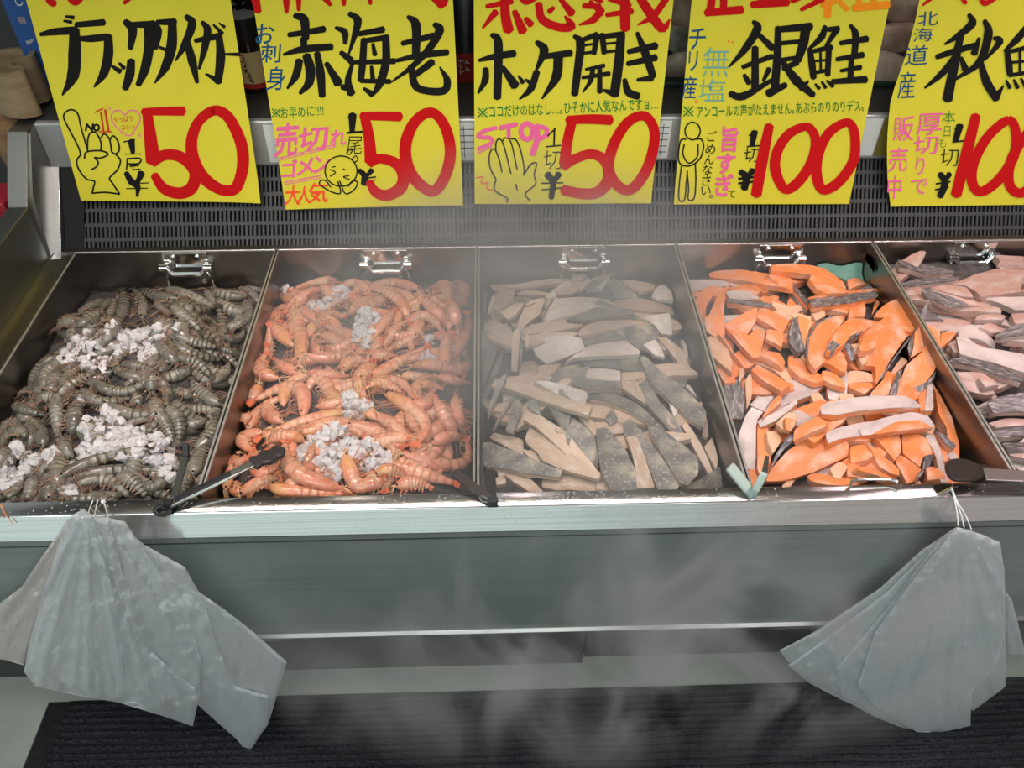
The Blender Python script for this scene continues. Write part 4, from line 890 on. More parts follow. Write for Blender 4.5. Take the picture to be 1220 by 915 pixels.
H1 = Heap(0, lambda u, v: -0.094+0.050*edge(min(1, u+0.12), 3)*min(1, (1-v)/0.30)**0.8-0.006*(v < 0.2))
H2 = Heap(1, lambda u, v: -0.086+0.046*edge(u, 4)*min(1, (1.02-v)/0.28)**0.8)
H3 = Heap(2, lambda u, v: -0.092+0.030*edge(u, 4)*min(1, (1.02-v)/0.25)**0.8)
H4 = Heap(3, lambda u, v: -0.090+0.038*edge(u, 4)*min(1, (1.12-v)/0.30)+0.026*math.exp(-((u-0.66)/0.32)**2-((v-0.55)/0.34)**2))
H5 = Heap(4, lambda u, v: -0.080+0.034*edge(u, 4))
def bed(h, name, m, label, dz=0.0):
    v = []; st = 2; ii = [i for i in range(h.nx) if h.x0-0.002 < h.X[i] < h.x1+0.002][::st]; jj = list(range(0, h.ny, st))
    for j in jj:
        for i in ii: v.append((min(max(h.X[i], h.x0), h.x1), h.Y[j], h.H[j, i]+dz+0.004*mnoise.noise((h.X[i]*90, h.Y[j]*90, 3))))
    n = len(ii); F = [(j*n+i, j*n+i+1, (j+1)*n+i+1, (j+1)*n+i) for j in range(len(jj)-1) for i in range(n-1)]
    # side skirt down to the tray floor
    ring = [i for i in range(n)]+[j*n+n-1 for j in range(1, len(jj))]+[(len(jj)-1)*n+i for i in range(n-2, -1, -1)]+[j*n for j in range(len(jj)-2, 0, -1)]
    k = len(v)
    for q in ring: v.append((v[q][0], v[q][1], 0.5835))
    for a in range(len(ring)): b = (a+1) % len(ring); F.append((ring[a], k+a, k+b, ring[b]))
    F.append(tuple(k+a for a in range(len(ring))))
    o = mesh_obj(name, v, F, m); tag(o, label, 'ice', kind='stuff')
bed(H1, 'ice_bed_painted_shade', MT['icebed_shade'], 'bed of ice painted dark as gap shade under the grey tiger prawns')
bed(H2, 'ice_bed_painted_shade', MT['icebed_shade'], 'bed of ice painted dark as gap shade under the red prawns')
bed(H3, 'ice_bed_painted_shade', MT['icebed_shade'], 'bed of ice painted dark as gap shade under the pale fillets')
bed(H4, 'ice_bed_painted_shade', MT['icebed_shade'], 'bed of ice painted dark as gap shade under the orange salmon slices')
bed(H5, 'ice_bed_painted_shade', MT['icebed_shade'], 'bed of ice painted dark as gap shade under the pinkish salmon slices')

def fill_prawns(h, n, kind, seed, vmax=0.9, vmin=0.02):
    global RNG
    R0 = RNG; RNG = random.Random(seed)
    for k in range(n):
        x = RNG.uniform(h.x0+0.03, h.x1-0.03); y = h.y0+(h.y1-h.y0)*RNG.uniform(vmin, vmax); a = RNG.uniform(0, 6.28); L = RNG.uniform(0.045, 0.06); b = RNG.uniform(-0.03, 0.03)
        d = np.array([math.cos(a), math.sin(a), 0]); q = np.array([-d[1], d[0], 0]); c = np.array([x, y, 0])
        W = [c+d*L*0.9-q*b*0.5, c+q*b*0.5, c-d*L*0.9-q*b*0.5]
        for w in W: w[0] = min(max(w[0], h.x0+0.012), h.x1-0.012); w[1] = min(max(w[1], h.y0+0.006), h.y1-0.012)
        prawn(h, None, 0, kind, True, W, RNG.uniform(0.0115, 0.0145))
    RNG = R0
T1 = '''A 625,460 665,300 680,150 110;A 830,430 825,270 790,110 90;A 1180,260 1000,250 880,140 100;A 520,300 370,340 240,430 90;A 400,520 200,580 300,680 110;A 240,520 330,480 430,470 90;A 470,380 560,300 520,470 80;A 900,620 700,720 540,890 100;
B 510,170 530,250 580,340 70;B 880,240 680,240 560,170 130;B 860,170 940,140 1010,200 80;B 850,290 890,400 860,490 90;B 980,320 900,230 810,140 60;B 180,310 330,370 560,380 100;B 170,130 340,240 590,350 120;B 430,440 540,500 550,660 90;B 640,640 640,520 620,380 90;B 700,560 820,490 880,580 90;B 200,360 320,440 460,580 100;B 680,640 780,640 860,600 90;B 830,800 700,790 560,740 70;B 190,650 390,780 650,850 110;B 210,590 400,680 620,770 100;B 250,880 170,790 60,690 110;
C 490,20 320,130 280,300 120;C 600,60 430,180 410,390 120;C 390,340 250,330 150,400 90;C 540,280 640,180 760,120 90;C 460,400 640,290 900,230 110;C 340,450 490,480 640,480 100;C 760,330 900,440 1200,410 90;C 90,490 250,530 450,570 100;C 0,770 80,640 180,640 90;C 110,720 210,720 230,840 110;C 390,850 390,730 390,630 110;C 560,470 540,640 540,800 110;C 650,760 680,580 690,410 120;
D 30,110 200,120 380,190 80;D 310,360 330,260 290,140 110;D 190,480 180,420 160,370 90;D 380,280 440,330 480,420 90;D 860,270 960,200 1010,120 100;D 680,400 590,370 500,340 90;D 500,190 690,120 840,230 110;D 930,480 770,370 680,250 120;D 520,460 680,510 960,520 90;D 640,700 730,640 830,640 100;D 700,890 850,740 870,570 130;D 40,680 150,630 300,600 70;C 830,290 1120,360 1347,190 110;D 340,590 440,660 500,830 100;D 430,500 550,620 560,830 130;C 950,450 1300,565 1537,410 110;
E 0,350 40,250 150,150 100;E 0,560 60,440 20,330 90;E 310,540 260,430 180,330 90;E 620,380 590,310 560,240 80;E 200,600 140,720 40,780 90;E 310,580 280,690 240,800 110;E 440,800 430,660 420,540 130;F 660,560 700,650 640,760 120;F 760,560 830,400 900,290 130;F 500,640 400,700 330,640 110;F 80,600 220,660 340,790 120;E 690,680 960,620 1160,790 120;E 640,610 1000,535 1480,550 110;E 540,580 820,460 1355,405 110;
E -200,400 -80,480 -150,620 110;E -60,620 -100,720 20,790 110;E -220,300 -120,250 -30,300 100;E -350,560 -260,620 -300,760 120;E -480,700 -380,640 -250,740 110'''
T2 = '''G 240,500 310,420 400,380 110;G 480,330 380,270 590,285 130;G 730,290 800,115 470,215 105;G 1130,260 1000,170 880,240 100;G 620,420 800,360 990,270 100;G 940,440 980,350 1130,290 110;G 690,490 800,460 920,480 110;G 680,560 590,450 520,380 80;G 440,720 210,590 330,520 125;G 60,900 140,790 190,680 90;G 720,640 860,700 1010,740 120;G 1060,720 900,620 730,540 120;G 700,790 650,740 640,650 90;G 500,890 520,640 390,450 145;G 600,810 800,850 1090,750 125;
H 960,160 1020,230 1010,330 100;H 740,270 830,190 870,320 115;H 600,430 630,310 600,250 90;H 570,450 520,310 420,240 115;H 600,220 330,160 130,220 100;H 490,500 400,300 180,240 100;H 940,570 930,440 900,340 110;H 920,820 1040,580 1030,450 120;H 500,560 660,505 800,610 100;H 190,650 290,520 380,420 105;H 270,650 400,570 510,540 90;H 580,640 420,660 270,720 90;H 170,850 270,770 380,840 115;H 840,900 850,720 890,560 115;H 20,830 110,770 250,690 60;
I 310,390 370,200 470,40 100;I 610,300 450,230 520,100 130;I 790,260 700,220 600,150 110;I 440,380 330,500 260,560 115;I 350,760 420,640 520,520 110;I 350,640 290,680 250,740 90;I 640,690 520,580 650,490 135;I 900,270 1080,280 1280,300 90;I 1150,520 1000,340 890,460 140;I 830,640 780,390 400,530 130;
J 0,240 70,160 230,160 125;J 150,300 180,190 330,230 110;J 640,210 850,190 1060,230 110;J 240,290 520,150 740,30 115;J 520,290 640,290 780,300 90;J 860,290 1000,340 1130,370 100;J 700,380 780,370 880,410 90;J 620,520 720,550 800,440 125;J 130,380 440,330 620,490 105;J 240,460 360,400 520,450 100;J 1080,780 1020,620 1020,480 115;J 1010,830 910,650 830,490 125;J 400,480 720,690 640,890 135;
L 800,330 920,310 1060,280 125;L 230,30 400,130 560,260 115;L 20,160 240,210 490,310 130;I 1220,615 800,715 470,860 105;K 830,270 700,260 520,340 115;K 110,440 180,520 350,450 125;K 470,230 120,290 380,390 115;K 440,600 530,590 630,500 80;K 280,770 200,720 120,650 110;K 60,800 90,690 100,520 90;K 290,800 450,690 620,640 125;K 990,320 930,420 860,520 105;K 600,700 700,760 1210,795 125;K 1180,740 780,600 720,390 160;
L 300,620 420,570 560,600 115;L 590,400 1050,520 1090,300 130;L 390,500 720,540 1000,700 150;L 480,720 640,690 780,740 135;L 20,440 140,730 260,560 140'''
def run_prawns(h, data, kind):
    for it in data.replace('\n', '').split(';'):
        if not it.strip(): continue
        q = it.split(); pts = [cpx(q[0], tuple(map(float, p.split(',')))) for p in q[1:4]]
        prawn(h, pts, float(q[4])/KC, kind)
fill_prawns(H1, 80, 't', 11, 0.88)
run_prawns(H1, T1, 't')
fill_prawns(H2, 76, 'r', 12, 0.92)
run_prawns(H2, T2, 'r')
def P(t): return [tuple(map(float, p.split(','))) for p in t.split()]
for c, t, n, l in (('A', '40,760 180,640 300,640 420,600 560,560 720,540 800,470 900,480 1050,500 1180,520 1180,600 950,640 800,660 640,720 560,840 480,915 250,890 140,870 30,800', 210, 'large patch of crushed ice across the back of the leftmost tray'),
 ('A', '740,760 860,700 960,740 1040,800 900,840 760,820', 26, 'small patch of crushed ice in front of the large back ice patch'),
 ('E', '640,440 700,300 780,80 900,0 1000,0 1090,60 1130,170 1220,270 1220,370 1000,400 780,440 650,470', 120, 'ice patch left of the long striped prawn pair at the front'),
 ('F', '0,140 200,80 350,100 520,230 550,490 500,530 400,400 260,360 0,380', 130, 'ice patch right of the middle in the leftmost tray'),
 ('E', '-220,420 130,330 230,340 300,420 550,340 550,470 350,480 100,660 -220,740', 170, 'ice patch at the front left corner of the leftmost tray'),
 ('E', '530,640 620,600 690,640 660,740 530,800', 10, 'few ice lumps by the front lip of the leftmost tray'),
 ('C', '670,370 740,360 760,420 690,430', 3, 'single ice lump among the middle tiger prawns')):
    ice_heap(H1, c, P(t), max(4, int(n*1.0)), 0.0185, label=l)
for c, t, n, l in (('G', '580,340 640,260 760,300 850,180 930,200 960,260 870,320 700,370 600,390', 50, 'ice patch at the back left of the red prawn tray'),
 ('G', '350,160 430,150 430,230 360,240', 10, 'ice lumps in the back left corner of the red prawn tray'),
 ('H', '0,480 60,400 200,390 270,400 250,470 190,590 100,680 0,640', 100, 'bright round ice patch in the upper middle of the red prawn tray'),
 ('J', '0,430 250,480 220,590 0,600', 50, 'ice patch in the middle of the red prawn tray'),
 ('J', '690,70 790,60 800,130 690,130', 12, 'small ice patch at the right of the red prawn tray'),
 ('L', '0,180 80,250 240,300 400,400 420,480 240,510 130,550 60,440 0,400', 90, 'ice patch beside the tightly curled front red prawn'),
 ('K', '770,420 830,240 940,220 1060,170 1220,150 1220,400 1150,440 1200,690 1080,600 940,470 1040,400 960,270 860,350', 120, 'ice patch at the front middle of the red prawn tray'),
 ('H', '640,650 760,630 760,700 660,740', 4, 'single large ice chunk at the right of the red prawn tray')):
    ice_heap(H2, c, P(t), max(4, int(n*1.0)), 0.0175, label=l)

# fillets: crop, kind, outline
T3 = '''F1 f 170,250 400,255 700,190 910,135 910,180 840,240 420,290;F1 f 180,250 260,270 410,290 290,330 220,320;F1 f 420,320 500,300 800,330 790,350 430,335;F1 f 920,170 1000,120 1060,160 1060,190 920,250;F1 f 780,320 930,245 1080,220 1040,290 920,345 800,355;
F2 f 370,185 700,250 680,290 560,330 480,300;F2 w 690,290 770,240 860,300 870,400 720,390 660,360;F2 s 270,140 330,180 540,360 400,380 330,380 250,230;F2 w 60,320 140,220 250,130 270,160 230,260 210,300 140,290;F2 f 0,250 290,45 310,70 300,100 100,230 0,320;
F1 s 90,300 160,330 140,520 90,480;F1 f 190,370 370,300 410,300 400,370 260,570 190,530;F1 w 200,350 230,370 180,520 150,520;F1 s 420,360 640,400 540,450 350,500 380,400;F1 f 270,560 420,500 490,490 400,600 340,620;F1 f 430,620 500,480 620,440 680,440 640,550 500,630 430,710;F1 f 650,530 770,370 740,360 690,430;
F1 w 670,550 770,370 1180,360 1330,400 1200,480 900,540 690,580;F2 s -120,600 0,530 200,490 450,490 490,530 200,580 0,615;F2 f 190,430 500,370 840,430 880,495 640,505 400,465 200,460;F1 f 440,720 520,640 700,590 1030,625 1000,650 700,690;F1 f 460,750 700,690 1000,660 960,700 750,770 560,820;
F2 w 580,540 830,510 860,700 740,700 680,620;F2 w 920,760 980,730 1020,910 960,910;F3 w 550,100 780,20 1010,20 1050,110 840,210 700,270 600,210;F2 s 20,770 260,690 500,620 640,620 760,830 740,880 550,850 420,750 60,820;F2 f -10,690 50,630 200,580 480,560 640,600 560,620 250,670 0,725;F4 f 640,0 720,0 860,120 940,280 870,330 820,230 720,110;
F4 s -120,215 0,190 440,180 540,300 520,340 260,300 0,270;F4 w -210,230 0,90 210,50 350,20 460,100 480,160 260,185 -120,190;F4 w 490,160 600,125 710,240 600,240;F4 f 590,240 830,250 1040,320 1030,345 870,360 720,360;
F3 f 450,220 590,210 630,290 600,390 440,370;F3 f 620,270 840,240 740,360 620,350;F3 s 720,400 800,280 990,260 980,370 1300,420 1400,480 1080,490;F4 w 0,280 300,310 300,400 180,410 -30,370;F4 f 310,320 520,350 430,400 310,410;F3 w 590,400 700,410 1070,500 1060,610 880,570 700,470;
F3 s 80,50 270,110 200,320 90,480;F1 f 80,580 200,540 330,640 470,770 420,820 370,830 160,750;F3 f 490,90 540,100 540,160 500,180;F3 f 390,90 450,50 460,60 430,360 370,350;F3 s 450,60 490,60 480,180 450,280;F3 s 200,310 280,110 310,150 230,400 160,560 90,680 90,560;F3 s 170,640 250,420 330,325 330,380 220,600 150,760;
F3 f 940,670 1120,770 1130,880 1000,760;F5 s 680,130 800,40 940,100 880,260 850,270;F3 s 520,600 570,570 610,580 640,720 580,690 520,640;F3 f 330,360 600,440 900,580 1110,640 1070,720 830,650 560,560 320,470;F3 s 190,850 330,630 370,580 350,640 240,800;F3 s 320,860 390,640 430,565 470,620 460,720 390,880;
F4 w 880,440 930,440 1000,560;F4 f 1040,490 1070,480 1130,800 1100,910 1040,900 1090,700;F4 f 310,440 440,430 540,630 470,600 310,510;F4 s 470,200 510,185 700,350 900,500 1060,660 1080,700 1050,850 900,750 700,540 620,480 530,330;F4 s 450,480 520,370 590,440 640,580 800,760 890,910 790,900 640,740 540,620;F4 s 0,500 200,510 430,600 600,740 710,830 690,850 400,690 180,600 20,560;F4 w 740,600 820,680 790,740;
F6 f 0,690 100,720 140,790 0,790;F6 s 80,140 150,20 200,150 130,190;F6 f 1060,310 1110,300 1190,510 1100,600 980,400;F6 s 760,770 950,690 1200,590 1210,640 1150,770 840,790;F6 s 490,230 510,200 640,260 860,440 820,460 560,310;F6 s 450,280 560,320 920,500 930,640 830,730 760,710 600,500;F6 f 740,90 780,100 960,380 1080,620 1040,640 910,440 780,200;
F5 s 870,280 940,110 1130,290 1190,600 1050,520 880,370;F6 s 0,220 100,210 260,400 380,650 370,780 150,790 50,640 10,400;F6 f 270,310 370,300 440,480 540,780 370,780 370,650 330,460;F6 s 250,150 320,110 420,260 600,500 760,720 750,770 560,770 450,500 370,300 260,300;
F5 f 310,620 500,650 680,790 530,800 400,720;F5 f 650,680 830,610 1000,660 1200,730 1290,790 760,790 650,750;F5 f 230,680 300,660 330,690 320,730 240,740;F5 f 170,300 210,250 300,290 480,320 480,450 330,400;F5 f 480,400 580,460 640,520 560,500 490,450;F5 s 70,520 110,350 180,350 480,470 700,560 840,600 810,660 500,640 340,600 130,570;
F5 f 470,160 530,50 680,160 860,270 1190,630 1160,685 900,500 560,200;F5 f 490,330 540,210 700,330 1190,640 1160,690 840,600 650,520 640,480'''
def fill_slabs(h, n, kinds, seed, name, vmax=0.95, t=0.012):
    global RNG
    R0 = RNG; RNG = random.Random(seed)
    for k in range(n):
        x = RNG.uniform(h.x0+0.03, h.x1-0.03); y = h.y0+(h.y1-h.y0)*RNG.uniform(0.01, vmax); a = RNG.uniform(-0.7, 0.7) if RNG.random() < 0.7 else RNG.uniform(0, 6.28); L = RNG.uniform(0.05, 0.075); w = RNG.uniform(0.014, 0.022)
        d = np.array([math.cos(a), math.sin(a)]); q = np.array([-d[1], d[0]]); c = np.array([x, y])
        pl = [c-d*L-q*w, c+d*L*0.2-q*w*1.1, c+d*L-q*w*0.3, c+d*L*0.95+q*w*0.4, c+d*L*0.1+q*w, c-d*L*0.95+q*w*0.7]
        slab(h, None, RNG.choice(kinds), t, world=[(min(max(p[0], h.x0+.004), h.x1-.004), min(max(p[1], h.y0+0.003), h.y1-.006)) for p in pl], names=[name])
    RNG = R0
fill_slabs(H3, 36, 'ffws', 21, 'fish_fillet')
for it in T3.replace('\n', '').split(';'):
    q = it.split(); pp = [cpx(q[0], tuple(map(float, p.split(',')))) for p in q[2:]]
    slab(H3, pp, q[1], 0.009, names=['fish_fillet'])
# salmon: crop kind outline | skin outline | ! overflow
T4 = '''S1 l 60,240 350,240 560,280 370,300 90,330;S1 o 440,310 600,290 760,340 700,380;S2 o -170,115 0,110 160,120 330,150 500,260 530,320 480,300 200,210 30,190 -160,170;S1 o 260,175 290,130 500,140 1030,180 1035,270 830,265 480,235 270,215;
S2 o 530,245 660,225 730,285 560,310;S2 o 190,240 210,200 330,200 480,290 560,350 480,370 340,375 250,320;S2 d 40,210 110,200 260,390 200,400 150,350;S2 d 0,290 40,270 210,490 180,500;S2 o 770,320 860,160 885,200 885,320;S2 o 240,480 540,465 540,560 420,540 340,520;S2 o 540,455 700,440 695,580 545,585;S2 o 780,440 900,380 905,470 760,560;
S1 o 840,330 930,290 930,330 880,370 800,350;S1 d 430,410 600,440 840,455 830,490 620,490 420,440;S1 l 420,360 560,335 650,370 750,420 600,440 450,420;S1 o 720,370 780,350 990,420 990,490 830,450 780,400;S1 p 830,450 1000,500 900,535 840,490;S1 o 130,440 240,310 350,310 360,350 300,390 230,490 250,600 200,680 160,560;S1 o 260,590 340,400 460,265 410,400 400,540 370,660 270,650;
S1 o 990,420 1010,350 1040,345 1160,510 1060,500 1010,520;S1 p 1030,520 1080,500 1220,560 1190,600 1120,590;S2 p 200,540 320,525 335,580 240,630;S1 o 600,770 700,700 780,740 740,880;S1 o 390,660 540,580 700,500 715,600 600,770 500,730;S1 o 700,600 720,500 760,500 1000,620 940,720 860,690;S1 o 200,700 260,660 380,670 400,780 300,800 220,780;S1 o 780,790 790,705 950,730 940,830;
S2 d 185,410 340,400 580,372 905,320 940,305 960,340 820,400 560,460 220,475 T 180,405 340,380 560,355 900,320 900,340 580,375 260,410;S1 o 1070,570 1220,640 1170,700 1150,880 1090,800 K 1010,640 1070,570 1080,700 1150,890 1060,915 1000,830 985,740;
S3 o 130,370 330,470 360,570 250,580;S3 p 90,210 190,200 270,260 320,380 320,470 130,350;S3 o 200,110 240,140 350,330 500,440 440,440 300,270;S3 p 500,360 600,320 900,500 920,540 840,580 700,470;S3 o 210,80 300,100 450,180 580,270 590,340 510,350 380,250;S3 o 490,470 560,410 860,600 770,655 640,580;S3 o 590,270 640,190 780,220 820,340 800,430 700,370;S3 o 830,340 900,330 1080,470 1190,555 1070,580 930,520 830,430;
S4 o 0,530 100,560 190,640 220,690 90,670 0,620;S4 p 70,690 190,680 265,700 140,770 80,760;S3 p 1060,600 1140,570 1220,700 1150,720 1080,690;S4 d 190,310 240,270 300,370 280,450 260,440;S4 o -135,400 -130,230 -50,110 50,50 180,20 215,50 140,160 50,310 60,345 160,350 230,460 220,550 150,530 20,450 -60,520 -110,470 K -150,380 -140,230 -50,100 100,20 100,45 -50,120 -125,240 -125,400;
S4 o 45,320 130,170 240,60 400,50 520,70 380,180 230,250 210,290 90,350 K 230,240 380,170 340,210 240,258 K 45,320 90,260 170,300 95,358;S4 o 220,660 440,650 460,700 380,760 240,700;S4 p 200,590 240,550 350,545 470,560 470,640 230,650;S2 o 760,590 870,470 1020,405 1100,460 1200,620 1170,680 1100,740 1000,700 900,600 840,600 !;
S4 o 410,770 480,700 540,640 600,570 640,600 600,760;S4 d 740,400 800,240 840,190 820,380 780,450 !;S4 p 620,560 740,390 790,440 720,520 660,560;S4 o 320,280 380,200 600,65 620,150 800,190 790,240 730,300 600,480 520,620 480,690 480,520 340,500 390,470 330,430 K 790,230 802,260 700,380 600,520 530,628 520,600 620,470 !;S4 p 320,350 430,380 400,460 370,480 330,430;S4 o 330,330 370,230 460,200 510,230 480,330 400,370 350,370;S4 d 610,740 680,560 740,500 700,640 680,760;
S4 o 1070,340 1080,200 1170,180 1220,185 1200,230 1060,350 !;
S6 o 800,370 860,440 930,580 880,600;S6 l 880,470 960,490 1010,570 930,580;S4 o 870,800 940,700 930,910 890,900;S4 l 930,900 950,690 1020,600 1010,900;S6 d 800,320 870,360 990,460 950,490 880,440;S6 l 700,380 770,340 830,480 920,790 850,790 800,560;
S3 p 390,440 430,430 440,500 390,560;S3 d 230,640 330,580 380,560 440,760 420,900 290,900 240,760;S3 p 440,560 490,475 505,520 500,720 460,810;S5 l 150,370 220,180 350,10 470,0 400,120 320,230 310,300 310,560 290,690 200,640 160,480;S3 o 600,870 680,760 750,680 780,690 770,750 690,820;S5 l 320,230 420,190 520,150 680,20 690,60 600,160 480,240 350,285;
S5 p 500,220 620,130 695,165 670,270 560,275;S5 o 310,310 400,300 430,430 460,540 410,700 330,690;S5 p 410,330 500,310 550,410 480,520 420,430;S5 o 540,310 640,330 600,420 550,400;S6 o 0,420 30,360 220,370 160,420 60,420;S6 o 20,470 180,440 230,560 180,590 30,610;S6 o 0,610 100,640 220,720 150,755 0,740;S6 o 20,800 200,760 470,800 400,830 40,830;S6 o 180,440 330,560 470,680 470,740 400,720 290,650 220,520;
S6 o 230,370 480,350 490,520 430,600 330,480;S6 o 430,600 480,540 690,690 610,790 540,810 480,700;S6 o 690,690 740,670 870,790 700,810;S6 p 600,810 650,780 700,815;S6 d 620,740 670,680 700,690 640,760;S6 o 490,340 600,330 740,420 780,500 770,540 680,560 660,660 500,540 K 690,560 760,540 790,560 740,660 680,690;
S5 p 540,830 600,780 680,750 620,840;S5 o 770,740 820,710 1180,760 1130,830 950,820 800,780;S5 p 980,670 1090,580 1150,650 1080,760 1020,740;S5 o 640,420 660,310 870,190 960,240 940,290 780,360;S5 o 400,780 440,680 600,490 780,370 1000,280 1100,275 1140,330 1130,420 1160,420 1160,550 1000,620 830,700 560,780 K 430,700 480,560 580,400 650,340 640,400 720,380 560,490 480,620;
S4 o 840,190 900,120 930,150 920,230 945,290 930,350 800,430 830,330 !;S4 o 700,680 760,490 900,380 950,290 920,200 950,120 1000,110 1075,170 1070,330 1020,540 930,660 800,690 K 690,690 850,690 960,640 1030,540 1020,610 930,705 820,775 720,760 !;S8 o 70,470 70,250 85,240 120,390 180,480 200,600 205,660 130,590 90,520;S8 o 80,215 130,185 165,210 190,340 240,420 270,560 285,715 240,700 200,560 190,480 130,390 110,260;S6 l -245,110 -220,80 0,30 250,10 520,15 620,80 660,140 400,130 100,150 -100,190 -240,170;S6 l -120,160 -60,130 200,100 480,60 680,150 500,160 200,200 0,210 -90,230;S6 l 120,290 300,215 600,150 740,180 800,250 790,290 560,320 300,350 150,352 T 230,350 430,250 650,225 790,290 560,322 300,352'''
T5 = '''S7 d 30,180 150,180 310,230 60,250;S7 d 80,280 300,240 640,215 600,250 300,300 100,310;S7 p 560,290 760,210 960,150 1290,155 1290,340 1000,390 840,400 700,300;S7 p 120,320 280,310 300,380 160,390;S7 p 150,390 290,380 380,440 180,430;S7 p 360,320 500,295 700,320 770,410 640,400;S7 l 840,400 1290,400 1290,520 1150,520 1000,450;
S7 d 290,320 640,440 720,480 560,500 320,410 T 300,312 700,438 980,478 720,472;S7 d 210,480 390,435 550,505 270,545;S7 p 800,560 830,520 1000,500 1090,510 1060,560;S7 p 270,590 350,540 740,475 830,480 820,520 560,640 440,665 330,650;S7 p 1100,560 1290,555 1290,650 1160,650;S7 l 450,680 700,580 980,560 1110,600 1000,640 850,660 640,700;S7 p 820,680 900,640 1130,660 960,725;
S7 l 640,690 760,680 990,790 980,860 830,800 640,760;S7 d 960,740 1100,680 1290,650 1290,770 1000,775;S7 d 990,850 1030,790 1290,785 1290,870 1050,880;S7 p 560,850 600,800 700,900 590,900;S8 l 210,70 200,10 250,0 340,70 610,110 680,240 610,230 450,170 330,140 220,110;S8 p 190,210 360,220 410,260 440,350 370,360 260,330;S8 d 150,150 180,125 420,160 600,250 600,280 470,250 300,180;
S8 p 410,270 480,255 680,290 680,340 490,360 430,320;S8 p 280,360 320,340 430,370 320,415;S8 d 320,430 450,370 610,345 690,345 690,420 610,420 350,470;S8 d 350,480 450,440 690,420 690,500 610,500 390,525;S8 p 390,530 500,505 690,500 690,530 440,560;S8 d 420,570 530,560 690,530 690,600 440,615;S8 d 480,650 690,640 690,700 510,710;S8 p 510,720 690,700 690,760'''
def run_salmon(h, data, name, t):
    for it in data.replace('\n', '').split(';'):
        q = it.split(); main = []; extra = []; cur = main; over = False
        for w in q[2:]:
            if w in 'KT': extra.append((w, [])); cur = extra[-1][1]
            elif w == '!': over = True
            else: cur.append(cpx(q[0], tuple(map(float, w.split(',')))))
        sk = [e[1] for e in extra if e[0] == 'K'] or None; tf = [e[1] for e in extra if e[0] == 'T']
        slab(h, main, q[1], t, skin=sk, overflow=over, topflesh=tf[0] if tf else None, names=[name])
fill_slabs(H4, 34, 'oooopl', 31, 'salmon_slice', 0.92, 0.014)
run_salmon(H4, T4, 'salmon_slice', 0.0125)
fill_slabs(H5, 40, 'pplld', 41, 'salmon_slice', 0.95, 0.014)
run_salmon(H5, T5, 'salmon_slice', 0.013)

# pieces buried so deep that nothing of them shows are taken out again
HIDDEN = {0: [7, 14, 36, 54, 147, 150, 151], 2: [14, 34], 3: [9], 4: [0, 1, 3, 4, 5, 7, 9, 10, 11, 15, 17, 19, 20, 21, 22, 26, 27, 32, 36, 56]}
for h in (H1, H2, H3, H4, H5):
    hid = set(HIDDEN.get(h.k, ()))
    for it in h.items:
        if it['order'] in hid:
            for ch in list(it['o'].children): bpy.data.objects.remove(ch)
            bpy.data.objects.remove(it['o'])
    h.items = [it for it in h.items if it['order'] not in hid]

# ---- names for every piece, from its look and its place in the tray
def place_words(h, c):
    u = (c[0]-h.x0)/(h.x1-h.x0); v = (c[1]-h.y0)/(h.y1-h.y0)
    row = ['at front edge', 'near front', 'mid-front', 'mid-depth', 'mid-back', 'near back', 'at back edge'][int(min(max(v, 0), 0.999)*7)]
    col = ['by left wall', 'left of centre', 'in centre', 'right of centre', 'by right wall'][int(min(max(u, 0), 0.999)*5)]
    return row, col
def heading(d):
    a = math.degrees(math.atan2(d[1], d[0])) % 360
    return ['right', 'back right', 'the back', 'back left', 'left', 'front left', 'the viewer', 'front right'][int(((a+22.5) % 360)//45)]
def lying(d):
    a = math.degrees(math.atan2(d[1], d[0])) % 180
    return 'crosswise' if a < 25 or a > 155 else ('front-to-back' if 65 < a < 115 else ('slanting back-right' if a <= 65 else 'slanting back-left'))
KW = {'f': 'beige flesh up', 'w': 'frosty flesh up', 's': 'banded skin up', 'o': 'orange flesh up', 'p': 'pale flesh up', 'l': 'silvery skin up', 'd': 'dark skin up'}
ORD = ['first', 'second', 'third', 'fourth', 'fifth', 'sixth', 'seventh', 'eighth', 'ninth', 'tenth', 'eleventh', 'twelfth']
def name_all(h, what, cat, group):
    seen = {}
    for it in h.items:
        row, col = place_words(h, it['c'])
        if it['kind'] in 'tr':
            sh = 'curled' if it['curl'] > 0.06 else ('bent' if it['curl'] > 0.025 else 'straight')
            base = f"{sh} {what} facing {heading(it['d'])}, {row} {col}"
        else:
            sz = 'long' if it['L'] > 0.105 else ('short' if it['L'] < 0.06 else 'medium')
            base = f"{sz} {what}, {KW[it['kind']]}, {lying(it['d'])}, {row} {col}"
        seen.setdefault(base, []).append(it)
    for base, L in seen.items():
        L.sort(key=lambda i: i['c'][0])
        for k, it in enumerate(L):
            lab = base
            if len(L) > 1: lab += ', '+('left' if k == 0 else 'right')+' one' if len(L) == 2 else f", {ORD[k]} from left"
            tag(it['o'], lab, cat, group)
name_all(H1, 'grey tiger prawn', 'prawn', 'grey tiger prawns in the leftmost tray')
name_all(H2, 'red prawn', 'prawn', 'red prawns in the second tray')
name_all(H3, 'pale fillet', 'fish fillet', 'pale fish fillets in the middle tray')
name_all(H4, 'slice', 'salmon slice', 'orange salmon slices in the fourth tray')
name_all(H5, 'pinkish slice', 'salmon slice', 'pinkish salmon slices in the rightmost tray')
